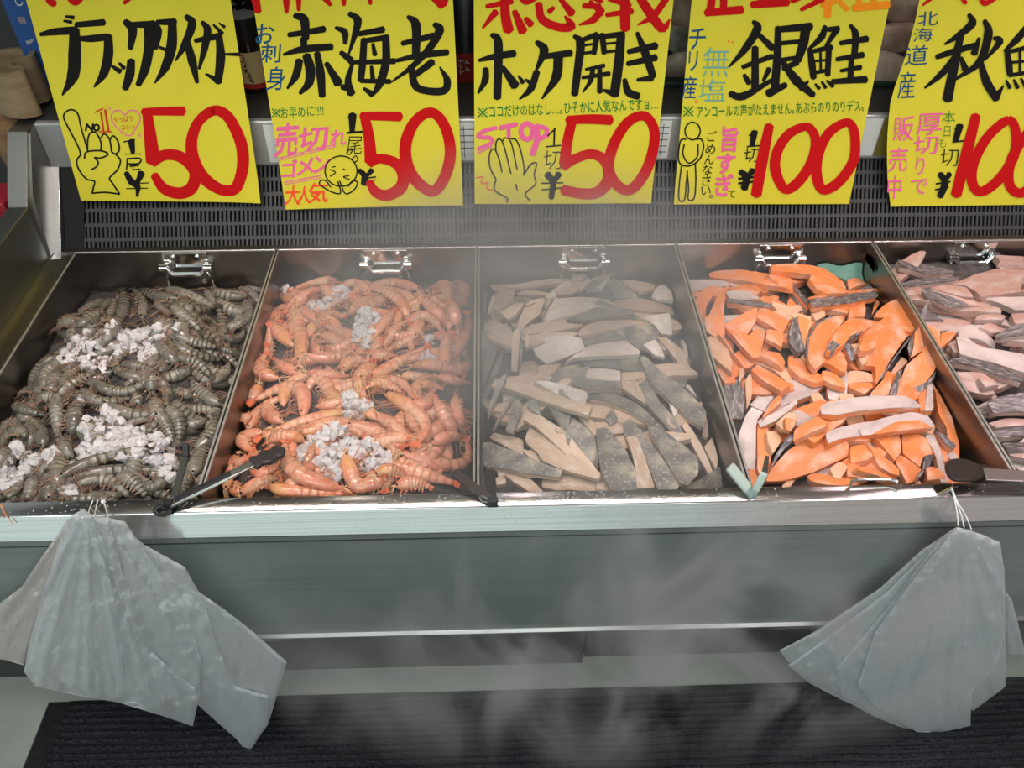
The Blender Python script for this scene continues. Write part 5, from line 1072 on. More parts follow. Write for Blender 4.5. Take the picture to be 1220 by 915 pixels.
# ------------------------------------------------------------------ green liners, front handle
def liner(h, pts, label):
    v = [at_z(*p, z) for p, z in pts]; n = len(v); v = v+[p+np.array([0, 0, 0.0008]) for p in v]
    o = mesh_obj('tray_liner', v, [tuple(range(n))[::-1], tuple(range(n, 2*n))]+[(i, (i+1) % n, n+(i+1) % n, n+i) for i in range(n)], MT['liner'], smooth=False); tag(o, label, 'liner')
x0, x1 = 0.402+0.004, 0.798-0.004
def sheet(name, pts, m, label):
    v = np.array(pts, float); n = len(v); nn = np.cross(v[1]-v[0], v[2]-v[0]); nn /= np.linalg.norm(nn)
    w = v+nn*0.0008; o = mesh_obj(name, np.r_[v, w], [tuple(range(n))[::-1], tuple(range(n, 2*n))]+[(i, (i+1) % n, n+(i+1) % n, n+i) for i in range(n)], m, smooth=False); tag(o, label, 'liner')
h4b = MB()
def liner_sheet(x0, x1, label, za, lift):
    o = MB(); y1 = YB-0.0045
    prof = [(1.12, lift-0.005), (1.22, lift), (1.335, lift+0.003), (1.360, lift+0.012), (y1, za)]
    n = 14; v = []
    for sgn in (0, 0.0008):
        for i in range(n+1):
            u = i/n; x = x0+(x1-x0)*u
            for y, z in prof: v.append((x, y-sgn, z+sgn+0.004*math.sin(u*9)*(y > 1.3)))
    m = len(prof); K = (n+1)*m
    F = [(i*m+j, i*m+j+1, (i+1)*m+j+1, (i+1)*m+j) for i in range(n) for j in range(m-1)]
    F += [tuple(k+K for k in q)[::-1] for q in F]
    ob = mesh_obj('tray_liner', v, F, MT['liner']); tag(ob, label, 'liner', None)
liner_sheet(0.70, 0.7945, 'green liner sheet showing behind the orange salmon slices', 0.628, 0.598)
liner_sheet(0.81, 1.192, 'green liner sheet along the back of the rightmost tray', 0.612, 0.602)
w = MB(); pts = []
for p in ((1012.6, 580), (1013, 576), (1015.5, 573), (1020, 571.5), (1035, 571), (1060, 571), (1066, 572.5), (1070, 576), (1072.3, 580)): pts.append(at_z(*p, 0.690))
L_, _w = pts, None
w.tube(pts, 0.0026, 8); o = w.obj('front_handle', MT['bright'], None, origin=pts[0])
o.parent = TRAYS[3]; o.location = (pts[0]-np.array(TRAYS[3].location)).tolist()

# ------------------------------------------------------------------ bags on strings
def px_curve(pts, n=4): return smooth_line(pts, 1.0, n)[0]
def bag(name, poly, org, sc, y, m, label, group, seed, amp=0.008, fan=None, tilt=0.0):
    """a flattened plastic bag: two walls with folds that run from the tied top to the hem"""
    rng = random.Random(seed)
    Q = [(org[0]+p[0]/sc, org[1]+p[1]/sc) for p in poly]
    top = np.array(fan) if fan is not None else np.array([org[0], org[1]])
    top = np.array([org[0]+top[0]/sc, org[1]+top[1]/sc])
    bm = bmesh.new(); vs = [bm.verts.new((q[0], q[1], 0)) for q in Q]
    f = bm.faces.new(vs); bmesh.ops.triangulate(bm, faces=[f])
    for _ in range(6):
        ed = [e for e in bm.edges if e.calc_length() > 5]
        if not ed: break
        bmesh.ops.subdivide_edges(bm, edges=ed, cuts=1); bmesh.ops.triangulate(bm, faces=[f for f in bm.faces if len(f.verts) > 3])
    for _ in range(3): bmesh.ops.smooth_vert(bm, verts=[v for v in bm.verts if not v.is_boundary], factor=0.5, use_axis_x=True, use_axis_y=True)
    co = [(v.co.x, v.co.y) for v in bm.verts]; bnd = [v.is_boundary for v in bm.verts]; bm.verts.index_update(); F = [tuple(v.index for v in f.verts) for f in bm.faces]
    bm.free()
    nf = rng.uniform(9, 13); ph = rng.uniform(0, 6); V = []
    for side in (1, -1):
        for (x, yy), b in zip(co, bnd):
            d = np.array([x, yy])-top; r = np.linalg.norm(d); a = math.atan2(d[0], max(d[1], 1e-3))
            k = min(1, r/60)
            fold = math.sin(a*nf*2+ph+0.6*mnoise.noise((x*0.02, yy*0.02, seed)))*0.55+math.sin(a*nf*5.3+ph*2)*0.25+0.9*mnoise.noise((a*7, r*0.012, seed+3.0*side))+0.6*mnoise.noise((x*0.06, yy*0.06, seed+9.0*side))
            fold += 0.8*abs(mnoise.noise((a*14+seed, r*0.006, side*2.0)))-0.55*abs(mnoise.noise((x*0.035+seed, yy*0.035, side*3.0)))+0.3*mnoise.noise((x*0.13, yy*0.13, seed))
            pl = 0.0035*(0 if b else 1)*side*(-1)
            yv = y+amp*fold*k*0.55+pl+0.0035*(mnoise.noise((x*0.09+seed, yy*0.07, side))+0.6*abs(mnoise.noise((x*0.2+seed, yy*0.12, side+4.0))))*(1.3-k)
            V.append(at_y(x, yy, yv))
    n = len(co); faces = F+[tuple(i+n for i in f)[::-1] for f in F]
    o = mesh_obj(name, V, faces, MT[m], origin=at_y(*top, y)); tag(o, label, 'bag', group); return o
BO, BK = (0, 520), 2.3165
GB = 'clear plastic bags hanging at the front left'
bag('plastic_bag', [(-140,560),(-60,500),(0,460),(60,415),(110,340),(190,225),(215,225),(190,330),(140,420),(100,520),(65,632),(20,618),(-60,604),(-130,600)], BO, BK, 0.690, 'bagpink', 'crumpled pinkish plastic bag at the left frame edge', GB, 1, 0.006, (205,220))
bag('plastic_bag', [(500,395),(610,470),(700,540),(792,622),(740,795),(680,872),(620,790),(560,640),(520,500)], BO, BK, 0.672, 'bag', 'clear plastic bag with outermost right corner in the left bundle', GB, 2, 0.005, (260,225))
bag('plastic_bag', [(320,235),(400,300),(510,360),(560,450),(600,580),(650,690),(740,715),(735,800),(690,868),(635,820),(545,740),(520,620),(440,450),(350,320)], BO, BK, 0.668, 'bag', 'clear plastic bag fanning to the lower right of the left bundle', GB, 3, 0.007, (300,235))
bag('plastic_bag', [(260,215),(345,235),(385,295),(450,390),(515,480),(555,620),(550,720),(532,800),(460,775),(330,735),(310,600),(280,400)], BO, BK, 0.664, 'bag', 'wrinkled clear bag in the middle of the left bundle', GB, 4, 0.009, (290,220))
bag('plastic_bag', [(198,218),(230,200),(262,222),(300,228),(320,300),(345,420),(380,560),(470,640),(545,700),(440,740),(330,735),(200,712),(100,690),(66,650),(80,570),(130,400),(168,280)], BO, BK, 0.660, 'bag', 'large creased clear bag at the left of the left bundle', GB, 5, 0.010, (240,205))
bag('plastic_bag', [(205,225),(255,215),(290,300),(320,480),(340,640),(335,730),(220,700),(110,680),(75,640),(110,500),(160,330)], BO, BK, 0.656, 'bag', 'frontmost creased clear bag of the left bundle', GB, 6, 0.009, (240,205))
GR = 'clear plastic bags hanging at the front right'
RO, RK = (840, 520), 2.316
bag('plastic_bag', [(828,425),(846,448),(862,510),(882,590),(880,602),(835,600),(826,520)], RO, RK, 0.690, 'bag', 'narrow clear bag sticking out right of the right bundle', GR, 7, 0.003, (740,255))
rv = random.Random(3)
for k, (lab, P_) in enumerate([
  ('rearmost bag of the right bundle with far left corner', [(690,252),(725,262),(640,420),(480,560),(300,655),(240,635),(205,590),(300,540),(480,420),(600,312)]),
  ('bag of the right bundle with its hem slanting to lower left', [(692,250),(740,262),(790,300),(770,560),(600,700),(400,738),(290,682),(228,632),(330,560),(500,430),(620,310)]),
  ('bag of the right bundle with lowest bottom corner', [(694,250),(760,268),(815,292),(826,380),(820,600),(735,700),(640,812),(575,815),(470,775),(380,725),(360,640),(520,450),(620,320)]),
  ('bag of the right bundle with folded right side', [(700,252),(735,262),(808,290),(826,365),(829,500),(829,690),(740,757),(640,700),(560,640),(600,420),(660,290)]),
  ('frontmost bag of the right bundle with ragged hem', [(698,250),(740,262),(812,292),(826,370),(826,560),(800,640),(736,705),(732,798),(700,806),(640,818),(585,815),(490,760),(420,690),(470,540),(600,360)])]):
    bag('plastic_bag', P_, RO, RK, 0.684-0.005*k, 'bag', lab, GR, 20+k, 0.005, (715,240))
def string(pts, label, r=0.0009, knot=None):
    m = MB(); m.tube(pts, r, 5)
    if knot is not None: m.lathe([(0.0005, -0.004), (0.003, -0.002), (0.0035, 0.0), (0.003, 0.002), (0.0005, 0.004)], knot, 8)
    o = m.obj('hanging_string', MT['string'], None, origin=pts[0]); tag(o, label, 'string')
def lp(x, y, org, sc, mode, val): 
    p = (org[0]+x/sc, org[1]+y/sc); return at_z(*p, val) if mode == 'z' else at_y(*p, val)
z_ = 0.6835
for pts, lab in (([('z',450,228,z_+.004),('z',437,262,z_),('y',430,282,.698),('y',424,330,.664)], 'left white string loop holding the left bag bundle'),
                 ([('z',474,228,z_+.004),('z',465,262,z_),('y',460,292,.698),('y',455,340,.664)], 'second white string of the left bag bundle'),
                 ([('z',500,236,z_+.004),('z',512,262,z_),('y',524,310,.698),('y',532,345,.668)], 'knotted white string of the left bag bundle')):
    q = [lp(a, b, (0, 540), 4.067, m, v) for m, a, b, v in pts]; string(q, lab, knot=q[0] if 'knotted' in lab else None)
for k, (pts, lab) in enumerate((([('z',690,375,z_+.005),('z',715,450,z_),('y',735,560,.695),('y',742,650,.68)], 'leftmost white string from the pin to the right bags'),
                 ([('z',692,372,z_+.006),('z',722,455,z_),('y',765,570,.694),('y',785,660,.678)], 'middle white string from the pin to the right bags'),
                 ([('z',695,370,z_+.007),('z',728,460,z_),('y',805,590,.693),('y',838,675,.674)], 'rightmost white string from the pin to the right bags'))):
    q = [lp(a, b, (1020, 520), 6.1, m, v) for m, a, b, v in pts]; string(q, lab)
n0, n1 = lp(588, 428, (1020, 520), 6.1, 'z', 0.6845), lp(700, 372, (1020, 520), 6.1, 'z', 0.688)
m = MB(); m.tube([n0, n1], 0.0022, 8); m.tube([n0-(n1-n0)*0.04, n0], 0.0036, 10); m.tube([n1, n1+np.array([0.006, 0.004, 0.0])], [0.0022, 0.004], 8)
o = m.obj('steel_pin', MT['bright'], None, origin=n0); tag(o, 'steel pin on the lip holding the right bag strings', 'pin')

# ------------------------------------------------------------------ tongs and spatula
def bar(mb, a, b, w0, w1, t, up=(0, 0, 1)):
    a, b = np.array(a, float), np.array(b, float); d = b-a; d /= np.linalg.norm(d); s = np.cross(np.array(up, float), d); s /= np.linalg.norm(s); u = np.cross(d, s)
    mb.hexa([a-s*w0-u*t, b-s*w1-u*t, b+s*w1-u*t, a+s*w0-u*t], [a-s*w0+u*t, b-s*w1+u*t, b+s*w1+u*t, a+s*w0+u*t])
def child(root, mb, name, m, bevel=0.001): return mb.obj(name, MT[m] if isinstance(m, str) else m, root, bevel=bevel, origin=root.location)
# black headed tongs over the first and second trays
hg = at_z(202, 600, 0.693); t1 = at_z(303, 552, 0.706); tip = at_z(338, 536, 0.700); e2 = at_z(221, 545, 0.678)
root = empty('tongs', hg.tolist()); tag(root, 'steel tongs with black grips and black scalloped head over the red prawns', 'tongs')
mb = MB(); bar(mb, hg, t1, 0.0075, 0.0065, 0.0022); child(root, mb, 'arm', 'steel')
mb = MB(); g0 = hg+(t1-hg)*0.06+np.array([0, 0, .003]); g1 = hg+(t1-hg)*0.72+np.array([0, 0, .003]); bar(mb, g0, g1, 0.0052, 0.0048, 0.0014); child(root, mb, 'grip', 'black', 0.003)
mb = MB(); bar(mb, hg+np.array([.002, .004, -.004]), e2, 0.0055, 0.005, 0.002); child(root, mb, 'arm', 'kick')
mb = MB(); d = (tip-t1); L = np.linalg.norm(d); d /= L; s = np.cross([0, 0, 1.0], d); s /= np.linalg.norm(s); u = np.cross(d, s); out = []
for k in range(9): out.append((k/8*L-0.004, 0.010+0.0035*math.sin(k*1.9)+0.004*math.sin(math.pi*k/8)))
up_ = [t1+d*x+s*w_ for x, w_ in out]; dn = [t1+d*x-s*w_*0.85 for x, w_ in out][::-1]; ring = up_+[tip+d*0.004]+dn; n = len(ring)
top = [q+u*0.004 for q in ring]; bot = [q-u*0.005 for q in ring]
mb.add(bot+top, [tuple(range(n))[::-1], tuple(range(n, 2*n))]+[(i, (i+1) % n, n+(i+1) % n, n+i) for i in range(n)]); child(root, mb, 'head', mat('dark_silicone', (0.035, 0.030, 0.034), 0.4), 0.003)
mb = MB(); q = at_z(221, 528, 0.69); bar(mb, e2, q, 0.006, 0.0045, 0.003); child(root, mb, 'head', 'black', 0.002)
rg = at_z(194, 608, 0.686); mb = MB(); mb.tube([rg+np.array([0.011*math.cos(a), 0.0045*math.sin(a)*1.2, 0.003*math.sin(a)]) for a in np.linspace(0, 2*math.pi, 17)], 0.0032, 8, cap=False); child(root, mb, 'pull_ring', 'black', 0)
mb = MB().box(hg-np.array([.007, .006, .006]), hg+np.array([.005, .005, .006])); child(root, mb, 'hinge', 'black')
# dark tongs on the lip between second and third trays
hg = at_z(587, 597, 0.690); root = empty('tongs', hg.tolist()); tag(root, 'small black tongs with wire ring between red prawns and fillets', 'tongs')
for q in (at_z(541, 563, 0.700), at_z(583, 560, 0.684)):
    mb = MB(); bar(mb, hg, q, 0.006, 0.0075, 0.0022); child(root, mb, 'arm', mat('dark_tong_metal', (0.045, 0.035, 0.032), 0.35, 0.6))
mb = MB().box(hg-np.array([.0075, .006, .004]), hg+np.array([.0075, .004, .007])); child(root, mb, 'hinge', 'black', 0.002)
for sx in (-1, 1):
    mb = MB(); mb.tube([hg+np.array([sx*.006, 0, .004]), hg+np.array([sx*.014, .005, .006]), hg+np.array([sx*.019, .002, .006]), hg+np.array([sx*.015, -.004, .004]), hg+np.array([sx*.006, -.004, .002])], 0.0009, 6); child(root, mb, 'wire_ring', 'bright', 0)
mb = MB()
for sx in (-1, 1): mb.tube([hg+np.array([sx*.003, -.007, .0]), hg+np.array([sx*.003, -.007, .008])], 0.002, 8)
child(root, mb, 'rivet', 'black', 0)
# mint handled tongs on the lip between third and fourth trays
hg = at_z(897, 590, 0.686); root = empty('tongs', hg.tolist()); tag(root, 'tongs with two pale mint plastic handles between fillets and salmon', 'tongs')
for q, w_ in ((at_z(869, 555, 0.716), 0.0085), (at_z(911, 563, 0.720), 0.0055)):
    mb = MB(); a = hg+(q-hg)*0.18; bar(mb, a, q, w_, w_*1.0, 0.004, up=(0.2, -0.3, 1)); child(root, mb, 'handle', 'mint', 0.003)
    mb = MB(); bar(mb, hg, a+(q-a)*0.1, w_*0.85, w_*0.85, 0.003, up=(0.2, -0.3, 1)); child(root, mb, 'arm', mat('mint_metal', (0.30, 0.42, 0.40), 0.3, 0.4))
mb = MB(); bar(mb, at_z(911, 562, 0.712), at_z(914, 544, 0.700), 0.004, 0.003, 0.002); child(root, mb, 'tip', 'kick')
mb = MB(); bar(mb, hg+np.array([-.004, 0.003, -.002]), hg+np.array([.004, .006, -.002]), 0.006, 0.006, 0.003); child(root, mb, 'hinge', mat('mint_dark', (0.22, 0.34, 0.33), 0.35, 0.3))
# black spatula resting across the front right of the salmon tray
SPz = 0.707; SO, SK = (1010, 470), 7.625
pp = [(885,640),(930,602),(1000,588),(1100,605),(1180,640),(1280,655),(1285,705),(1200,770),(1100,790),(980,785),(920,750),(890,690)]
pp = px_curve([(SO[0]+x/SK, SO[1]+y/SK) for x, y in pp+[pp[0]]], 3)[:-1]
W = [at_z(*q, SPz) for q in pp]; c0 = at_z(1176, 566, SPz)
root = empty('spatula', c0.tolist()); tag(root, 'black paddle spatula with flat steel handle at the right of the salmon', 'spatula')
n = len(W); mb = MB(); mb.add([q-np.array([0, 0, .003]) for q in W]+[q+np.array([0, 0, .003]) for q in W], [tuple(range(n))[::-1], tuple(range(n, 2*n))]+[(i, (i+1) % n, n+(i+1) % n, n+i) for i in range(n)]); child(root, mb, 'paddle', mat('spatula_black', (0.022, 0.014, 0.012), 0.4), 0.0015)
mb = MB(); a, b_ = at_z(1172, 565, SPz+.003), at_z(1300, 573, SPz+.006); bar(mb, a, b_, 0.0115, 0.010, 0.002); child(root, mb, 'handle', 'traysteel')

# prawn feeler hanging over the lip
m = MB(); m.tube([at_z(1, 601, 0.6835), at_z(6, 612, 0.6835), at_y(11, 618, 0.7155), at_y(16, 626, 0.71)], [0.0012, 0.001, 0.0007, 0.0005], 5); m.tube([at_z(4, 606, 0.6835), at_z(3, 618, 0.683)], [0.0007, 0.0004], 4)
tag(m.obj('prawn_feeler', MT['redleg'], None, origin=at_z(1, 601, 0.6835)), 'loose red prawn feeler lying on the lip at the left edge', 'feeler')

# ------------------------------------------------------------------ goods on the shelf behind the signs
SH = 0.895
def g(px, py): return at_z(px, py, SH)
# sauce bottle between the first two signs
c = g(303, 112)+np.array([0.0, 0.03, 0]); c[2] = SH
root = empty('sauce_bottle', c.tolist()); tag(root, 'dark sauce bottle with cream label between the first two signs', 'bottle')
m = MB(); m.lathe([(0.030, 0.0), (0.034, 0.006), (0.034, 0.088), (0.031, 0.096), (0.0305, 0.1)], c, 24); child(root, m, 'glass', mat('dark_glass', (0.02, 0.014, 0.01), 0.12), 0)
m = MB(); m.lathe([(0.0346, 0.012), (0.0346, 0.084)], c, 24); child(root, m, 'label_band', mat('cream_label', srgb(214, 186, 128), 0.6), 0)
m = MB(); m.lathe([(0.0349, 0.012), (0.0349, 0.022)], c, 24); child(root, m, 'red_band', mat('label_red', srgb(190, 44, 36), 0.6), 0)
m = MB(); m.lathe([(0.0308, 0.1), (0.0312, 0.102), (0.0308, 0.142), (0.029, 0.144)], c, 24); child(root, m, 'cap', mat('cap_black', (0.02, 0.02, 0.02), 0.35), 0)
m = MB(); m.lathe([(0.026, 0.1442), (0.026, 0.1452)], c, 24); child(root, m, 'cap_disc', mat('cap_grey', (0.42, 0.42, 0.42), 0.4), 0)
def marks(root, cells, size, surf, m, seed, name='label_lettering'):
    """small brush marks of a printed label, too small to read"""
    rg = random.Random(seed); mb = MB()
    for cx, cz in cells:
        for _k in range(4):
            a = rg.choice((0.1, 1.5, 0.8, 2.3)); L = size*rg.uniform(0.25, 0.5); x0, z0 = cx+rg.uniform(-.25, .25)*size, cz+rg.uniform(-.3, .3)*size
            mb.tube([surf(x0-L*math.cos(a), z0-L*math.sin(a)), surf(x0, z0), surf(x0+L*math.cos(a), z0+L*math.sin(a))], size*0.07, 4)
    return child(root, mb, name, m, 0)
cyl = lambda x, z: np.array([c[0]+x, c[1]-math.sqrt(max(0.0349**2-x*x, 1e-8)), c[2]+z])
marks(root, [(-0.004, 0.060), (-0.004, 0.049), (0.000, 0.038), (0.002, 0.029)], 0.010, cyl, MT['void'], 2)
m = MB(); m.tube([cyl(-0.010+0.007*math.cos(q), 0.073+0.007*math.sin(q)) for q in np.linspace(0, 2*math.pi, 17)], 0.0011, 5, cap=False); child(root, m, 'red_seal', mat('seal_red', srgb(190, 40, 30), 0.6), 0)
# dark pouch with red lower part between signs two and three
def pouch(px0, px1, pyb, h, dep, m1, m2, label, split=0.45, name='food_pouch', lean=0.12):
    a, b = g(px0, pyb), g(px1, pyb); root = empty(name, ((a+b)/2).tolist()); tag(root, label, 'pouch')
    def body(z0, z1):
        mb = MB(); n = 8; v = []
        for z in np.linspace(z0, z1, 6):
            k = math.sin(math.pi*min(1, max(0.06, 1-z)))*0.5+0.5*(1-z)
            for sgn in (-1, 1):
                for i in range(n+1):
                    u = i/n; bul = dep*k*math.sin(math.pi*u)**0.6
                    v.append((a[0]+(b[0]-a[0])*u, a[1]+dep+lean*z*h+sgn*bul-0.0, SH+0.001+h*z))
        m_ = 2*(n+1); F = []
        for j in range(5):
            for i in range(n): F.append((j*m_+i, j*m_+i+1, (j+1)*m_+i+1, (j+1)*m_+i)); F.append((j*m_+n+1+i, (j+1)*m_+n+1+i, (j+1)*m_+n+2+i, j*m_+n+2+i))
        F.append(tuple(range(n+1))+tuple(range(2*n+1, n, -1))); F.append(tuple(5*m_+i for i in range(n+1))[::-1]+tuple(5*m_+i for i in range(n+1, 2*n+2)))
        mb.add(v, F); return mb
    child(root, body(0, split), 'lower_body', m1, 0); child(root, body(split, 1.0), 'upper_body', m2, 0); return root, a, b
r_, a, b = pouch(528, 582, 103, 0.20, 0.03, mat('pouch_red', srgb(150, 34, 28), 0.35), mat('pouch_black', (0.012, 0.013, 0.013), 0.3), 'dark pouch with a red lower half between signs two and three', 0.30)
flatw = lambda x, z: np.array([a[0]+x, a[1]+0.0035+0.0*z, SH+z])
marks(r_, [(0.026, 0.052), (0.026, 0.040), (0.026, 0.028), (0.038, 0.050), (0.038, 0.040), (0.038, 0.030), (0.050, 0.046), (0.050, 0.034)], 0.010, flatw, mat('pouch_white', (0.45, 0.45, 0.43), 0.6), 3, 'lettering')
marks(r_, [(0.018, 0.17-0.014*k) for k in range(6)], 0.011, lambda x, z: np.array([a[0]+x, a[1]-0.002+0.12*z, SH+z]), mat('pouch_green', (0.03, 0.16, 0.06), 0.6), 4, 'green_lettering')
r_, a, b = pouch(272, 318, 78, 0.24, 0.02, mat('pouch_dark', (0.012, 0.013, 0.015), 0.3), mat('pouch_dark2', (0.014, 0.014, 0.016), 0.3), 'black pouch with white print behind the cream label bottle', 0.5)
marks(r_, [(x, 0.20-0.011*k) for x in (0.038, 0.058) for k in range(9)], 0.008, lambda x, z: np.array([a[0]+x, a[1]-0.004+0.12*z, SH+z]), white, 6, 'lettering')
# vacuum packed fish between signs three and four, and four and five
def fish_pack(px0, px1, pyb, label, cols, seed):
    a, b = g(px0, pyb), g(px1, pyb); c = (a+b)/2; root = empty('fish_pack', c.tolist()); tag(root, label, 'pack')
    rng = random.Random(seed); W_ = np.linalg.norm(b-a)
    for k in range(4):
        n = 26; ring = []; m = MB(); zc = 0.030+0.052*k; wd = W_*0.62; ph = rng.uniform(0, 6)
        v = []; F = []; R_ = 9
        for j in range(R_+1):
            t = j/R_*math.pi
            for i in range(n):
                an = 2*math.pi*i/n; q = 1+0.12*mnoise.noise((math.cos(an)*2+k*7, math.sin(an)*2, j*0.5+seed))
                v.append((c[0]+rng.uniform(-.001, .001)+wd*math.sin(t)*math.cos(an)*q+0.01*math.sin(ph), c[1]+0.035+0.022*k*0.6+0.028*math.sin(t)*math.sin(an)*q, SH+zc+0.030*math.cos(t)*q+0.02*math.cos(an+ph)*math.sin(t)))
        for j in range(R_):
            for i in range(n): F.append((j*n+i, (j+1)*n+i, (j+1)*n+(i+1) % n, j*n+(i+1) % n))
        m.add(v, F); child(root, m, 'fish_piece', cols[k % len(cols)], 0)
    m = MB().box((a[0]-0.01, c[1]-0.0, SH+0.0005), (b[0]+0.01, c[1]+0.10, SH+0.010)); child(root, m, 'tray', mat('pack_tray_dark', (0.03, 0.05, 0.035), 0.4), 0.002)
pk1 = [mat('pack_flesh', srgb(206, 188, 166), 0.3, 0, srgb(170, 148, 128), 30), mat('pack_skin', srgb(110, 112, 104), 0.3, 0, srgb(190, 186, 176), 30)]
fish_pack(785, 826, 104, 'packed greyish fish on the shelf between signs three and four', pk1, 3)
pk2 = [mat('pack_pale', srgb(222, 204, 184), 0.3, 0, srgb(186, 156, 138), 25), mat('pack_rose', srgb(200, 156, 140), 0.3, 0, srgb(222, 204, 188), 25)]
fish_pack(1022, 1088, 104, 'packed pale pinkish fish on the shelf between signs four and five', pk2, 5)
# blue box at the far left
a = g(49, 138); root = empty('blue_box', a.tolist()); tag(root, 'blue carton with small stickers behind the first sign', 'box')
A = [at_y(8, 0, 1.66), at_y(50, 150, 1.66)]; xl, xr = at_z(44, 132, SH)[0]-0.012, at_z(110, 132, SH)[0]
m = MB().box((xl, 1.60, SH+0.0005), (xr+0.04, 1.72, SH+0.34)); child(root, m, 'carton', mat('carton_blue', srgb(38, 78, 140), 0.5), 0.001)
def on_front(px, py, y=1.5995): p = at_y(px, py, y); return p
for nm, q, mm in (('sticker', [(20,20),(29,20),(32,28),(24,28)], mat('sticker_grey', srgb(130, 120, 130), 0.6)), ('sticker', [(30,49),(41,46),(38,51),(33,54)], mat('sticker_pale', srgb(150, 150, 160), 0.6))):
    m = MB(); v = [on_front(*p) for p in q]; m.add(v, [(0, 1, 2, 3)]); child(root, m, nm, mm, 0)
m = MB(); v, f = text_mesh('しじみ'); p0 = on_front(16, 5, 1.599); m.add([(p0[0]+q[0]*0.021, 1.599, p0[2]-0.002+q[1]*0.028) for q in v], f); child(root, m, 'lettering', white, 0)
# pale wooden vessels at the far left
wood = mat('pale_wood', srgb(142, 122, 92), 0.6, 0, srgb(122, 100, 74), 14, (1, 1, 4), 0.3, 60)
wood2 = mat('tan_wood', srgb(140, 108, 74), 0.6, 0, srgb(118, 86, 58), 14, (1, 1, 4), 0.3, 60)
def wooden_vessel():
    zt, zb = 0.99, 0.902
    px = [(-30, 74), (-14, 83), (4, 86), (18, 84), (25, 82), (22, 79.2), (13, 78.3), (10.5, 75.5), (14, 72.8), (24, 69.5), (35, 66), (38, 61), (30, 57.8), (14, 57.8), (-4, 60), (-24, 63)]
    cl = [at_z(*p, zt) for p in px_curve(px, 5)]; n = len(cl); L_ = []; R_ = []
    for i, p in enumerate(cl):
        t = cl[min(i+1, n-1)]-cl[max(i-1, 0)]; t /= np.linalg.norm(t); s = np.array([-t[1], t[0], 0])*0.0052; L_.append(p+s); R_.append(p-s)
    c = cl[n//2].copy(); c[2] = zb; root = empty('wooden_vessel', c.tolist()); tag(root, 'pale wooden vessel with a thick S-curved rim at the far left', 'wooden vessel')
    dn = np.array([0, 0, zt-zb]); V = L_+R_+[p-dn for p in L_]+[p-dn for p in R_]; F = []
    for i in range(n-1): F += [(i, i+1, n+i+1, n+i), (2*n+i, 3*n+i, 3*n+i+1, 2*n+i+1), (i, 2*n+i, 2*n+i+1, i+1), (n+i, n+i+1, 3*n+i+1, 3*n+i)]
    F += [(0, n, 3*n, 2*n), (n-1, 3*n-1, 4*n-1, 2*n-1)]
    m = MB().add(V, F); child(root, m, 'wall', wood, 0.0008)
    b = [p-dn+np.array([0, 0, 0.004]) for p in cl]; m = MB(); k = len(b); m.add([p-np.array([0, 0, .004]) for p in b]+b, [tuple(range(k))[::-1], tuple(range(k, 2*k))]+[(i, (i+1) % k, k+(i+1) % k, k+i) for i in range(k)]); child(root, m, 'base', wood2, 0)
wooden_vessel()
q = at_y(8, 175, 1.47)
q = at_z(6, 120, 0.902)
root = empty('wooden_stand', (q[0], q[1], 0.0)); tag(root, 'tan wooden stand under the pale wooden vessel', 'stand')
m = MB().lathe([(0.030, 0.62), (0.042, 0.70), (0.050, 0.80), (0.053, 0.8985), (0.050, 0.9005)], (q[0], q[1], 0), 28); child(root, m, 'bowl', wood2, 0)
m = MB().lathe([(0.045, 0.0), (0.045, 0.02), (0.02, 0.04), (0.02, 0.62)], (q[0], q[1], 0), 20); child(root, m, 'foot', wood2, 0)
r0 = at_y(3, 225, 1.42)
m = MB().box((r0[0]-0.10, 1.36, 0.0), (-0.885, 1.44, 0.80)); o = m.obj('red_crate', mat('crate_red', srgb(140, 22, 40), 0.5), None, bevel=0.004, origin=(-0.93, 1.4, 0.0)); tag(o, 'red crate side standing left of the end panel', 'crate')

# ------------------------------------------------------------------ condensation on the lip
rd = random.Random(5); m = MB()
def drop(x, y, z, r, nrm):
    n = 6; t1 = np.array([1.0, 0, 0]); t2 = np.cross(nrm, t1); c = np.array([x, y, z]); base = len(m.v)
    for rr, hh in ((1.0, 0.0), (0.75, 0.38)):
        for k in range(n): m.v.append(tuple(c+t1*rr*r*math.cos(k*1.047)+t2*rr*r*math.sin(k*1.047)+nrm*hh*r))
    m.v.append(tuple(c+nrm*0.55*r))
    for k in range(n): m.f.append((base+k, base+(k+1) % n, base+n+(k+1) % n, base+n+k)); m.f.append((base+n+k, base+n+(k+1) % n, base+2*n))
NT = np.array([0, 0, 1.0]); NF = np.array([0, -0.872, 0.489])
def dens(x): return math.exp(-((x-0.10)/0.13)**2)+0.45*math.exp(-((x-0.45)/0.10)**2)+0.25*math.exp(-((x+0.25)/0.3)**2)+0.06
for k in range(5200):
    x = rd.uniform(-0.8, 1.0)
    if rd.random() > dens(x): continue
    if mnoise.noise((x*14, 0.3, 2)) < -0.15: continue
    r = 0.0004+0.0011*rd.random()**3
    if rd.random() < 0.6: drop(x, rd.uniform(0.7235, 0.744), 0.6819, r, NT)
    else:
        t = rd.random()**1.3; y = 0.719-0.0185*t; z = 0.6805-0.033*t; drop(x, y-0.0002, z, r*0.8, NF)
tag(m.obj('water_droplets', mat('water_drops', (0.9, 0.9, 0.9), 0.03, 0, trans=0.6, ior=1.33), None), 'fine water droplets beaded on the steel lip', 'droplets', kind='stuff')

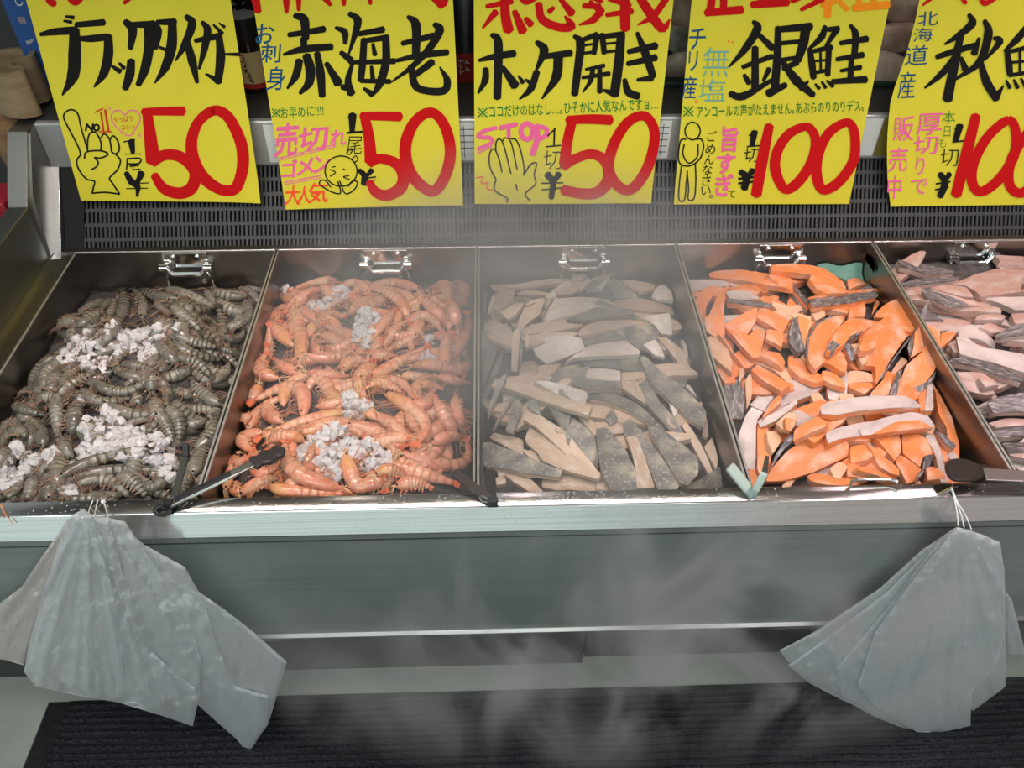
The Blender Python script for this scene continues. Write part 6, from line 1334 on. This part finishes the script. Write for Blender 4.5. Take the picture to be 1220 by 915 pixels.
# ------------------------------------------------------------------ cold mist
def mist(name, lo, hi, dens, scale, label, seed, lo_t=0.42, hi_t=0.75, flow=(1, 1, 1), fade=None):
    mb = MB().box(lo, hi); m = bpy.data.materials.new(name); m.use_nodes = True; nt = m.node_tree; N = nt.nodes; L = nt.links; N.clear()
    out = N.new('ShaderNodeOutputMaterial'); v = N.new('ShaderNodeVolumePrincipled'); v.inputs['Color'].default_value = (0.93, 0.95, 0.95, 1); v.inputs['Anisotropy'].default_value = 0.1
    tc = N.new('ShaderNodeTexCoord'); mp = N.new('ShaderNodeMapping'); mp.inputs['Scale'].default_value = flow; mp.inputs['Location'].default_value = (seed, seed*0.7, 0)
    L.new(tc.outputs['Object'], mp.inputs[0]); t = N.new('ShaderNodeTexNoise'); t.inputs['Scale'].default_value = scale; t.inputs['Detail'].default_value = 3; t.inputs['Distortion'].default_value = 1.2; L.new(mp.outputs[0], t.inputs['Vector'])
    r = N.new('ShaderNodeMapRange'); r.inputs['From Min'].default_value = lo_t; r.inputs['From Max'].default_value = hi_t; L.new(t.outputs['Fac'], r.inputs['Value'])
    # soft falloff toward the borders of the cloud
    g2 = N.new('ShaderNodeMapping'); c = [(a+b)/2 for a, b in zip(lo, hi)]; hs = [(b-a)/2 for a, b in zip(lo, hi)]
    g2.inputs['Location'].default_value = tuple(0 for _ in range(3)); g2.inputs['Scale'].default_value = tuple(1/h for h in hs); L.new(tc.outputs['Object'], g2.inputs[0])
    gr = N.new('ShaderNodeTexGradient'); gr.gradient_type = 'SPHERICAL'; L.new(g2.outputs[0], gr.inputs[0])
    r2 = N.new('ShaderNodeMapRange'); r2.inputs['From Max'].default_value = 0.7; L.new(gr.outputs['Fac'], r2.inputs['Value'])
    mu = N.new('ShaderNodeMath'); mu.operation = 'MULTIPLY'; L.new(r.outputs[0], mu.inputs[0]); L.new(r2.outputs[0], mu.inputs[1])
    m2 = N.new('ShaderNodeMath'); m2.operation = 'MULTIPLY'; m2.inputs[1].default_value = dens; L.new(mu.outputs[0], m2.inputs[0]); L.new(m2.outputs[0], v.inputs['Density']); L.new(v.outputs[0], out.inputs['Volume'])
    o = mb.obj(name, m, None, smooth=False, origin=c); tag(o, label, 'mist', kind='stuff')
mist('cold_mist', (-0.42, 0.66, 0.42), (0.60, 1.56, 0.98), 6.0, 5, 'thin white mist drifting over the fillet tray', 3.0, 0.30, 0.75)
mist('cold_mist', (-0.45, 0.45, 0.17), (0.90, 0.72, 0.95), 8.5, 6, 'thin mist wisps rolling down the front panel', 9.0, 0.50, 0.70, (1, 1, 0.8))
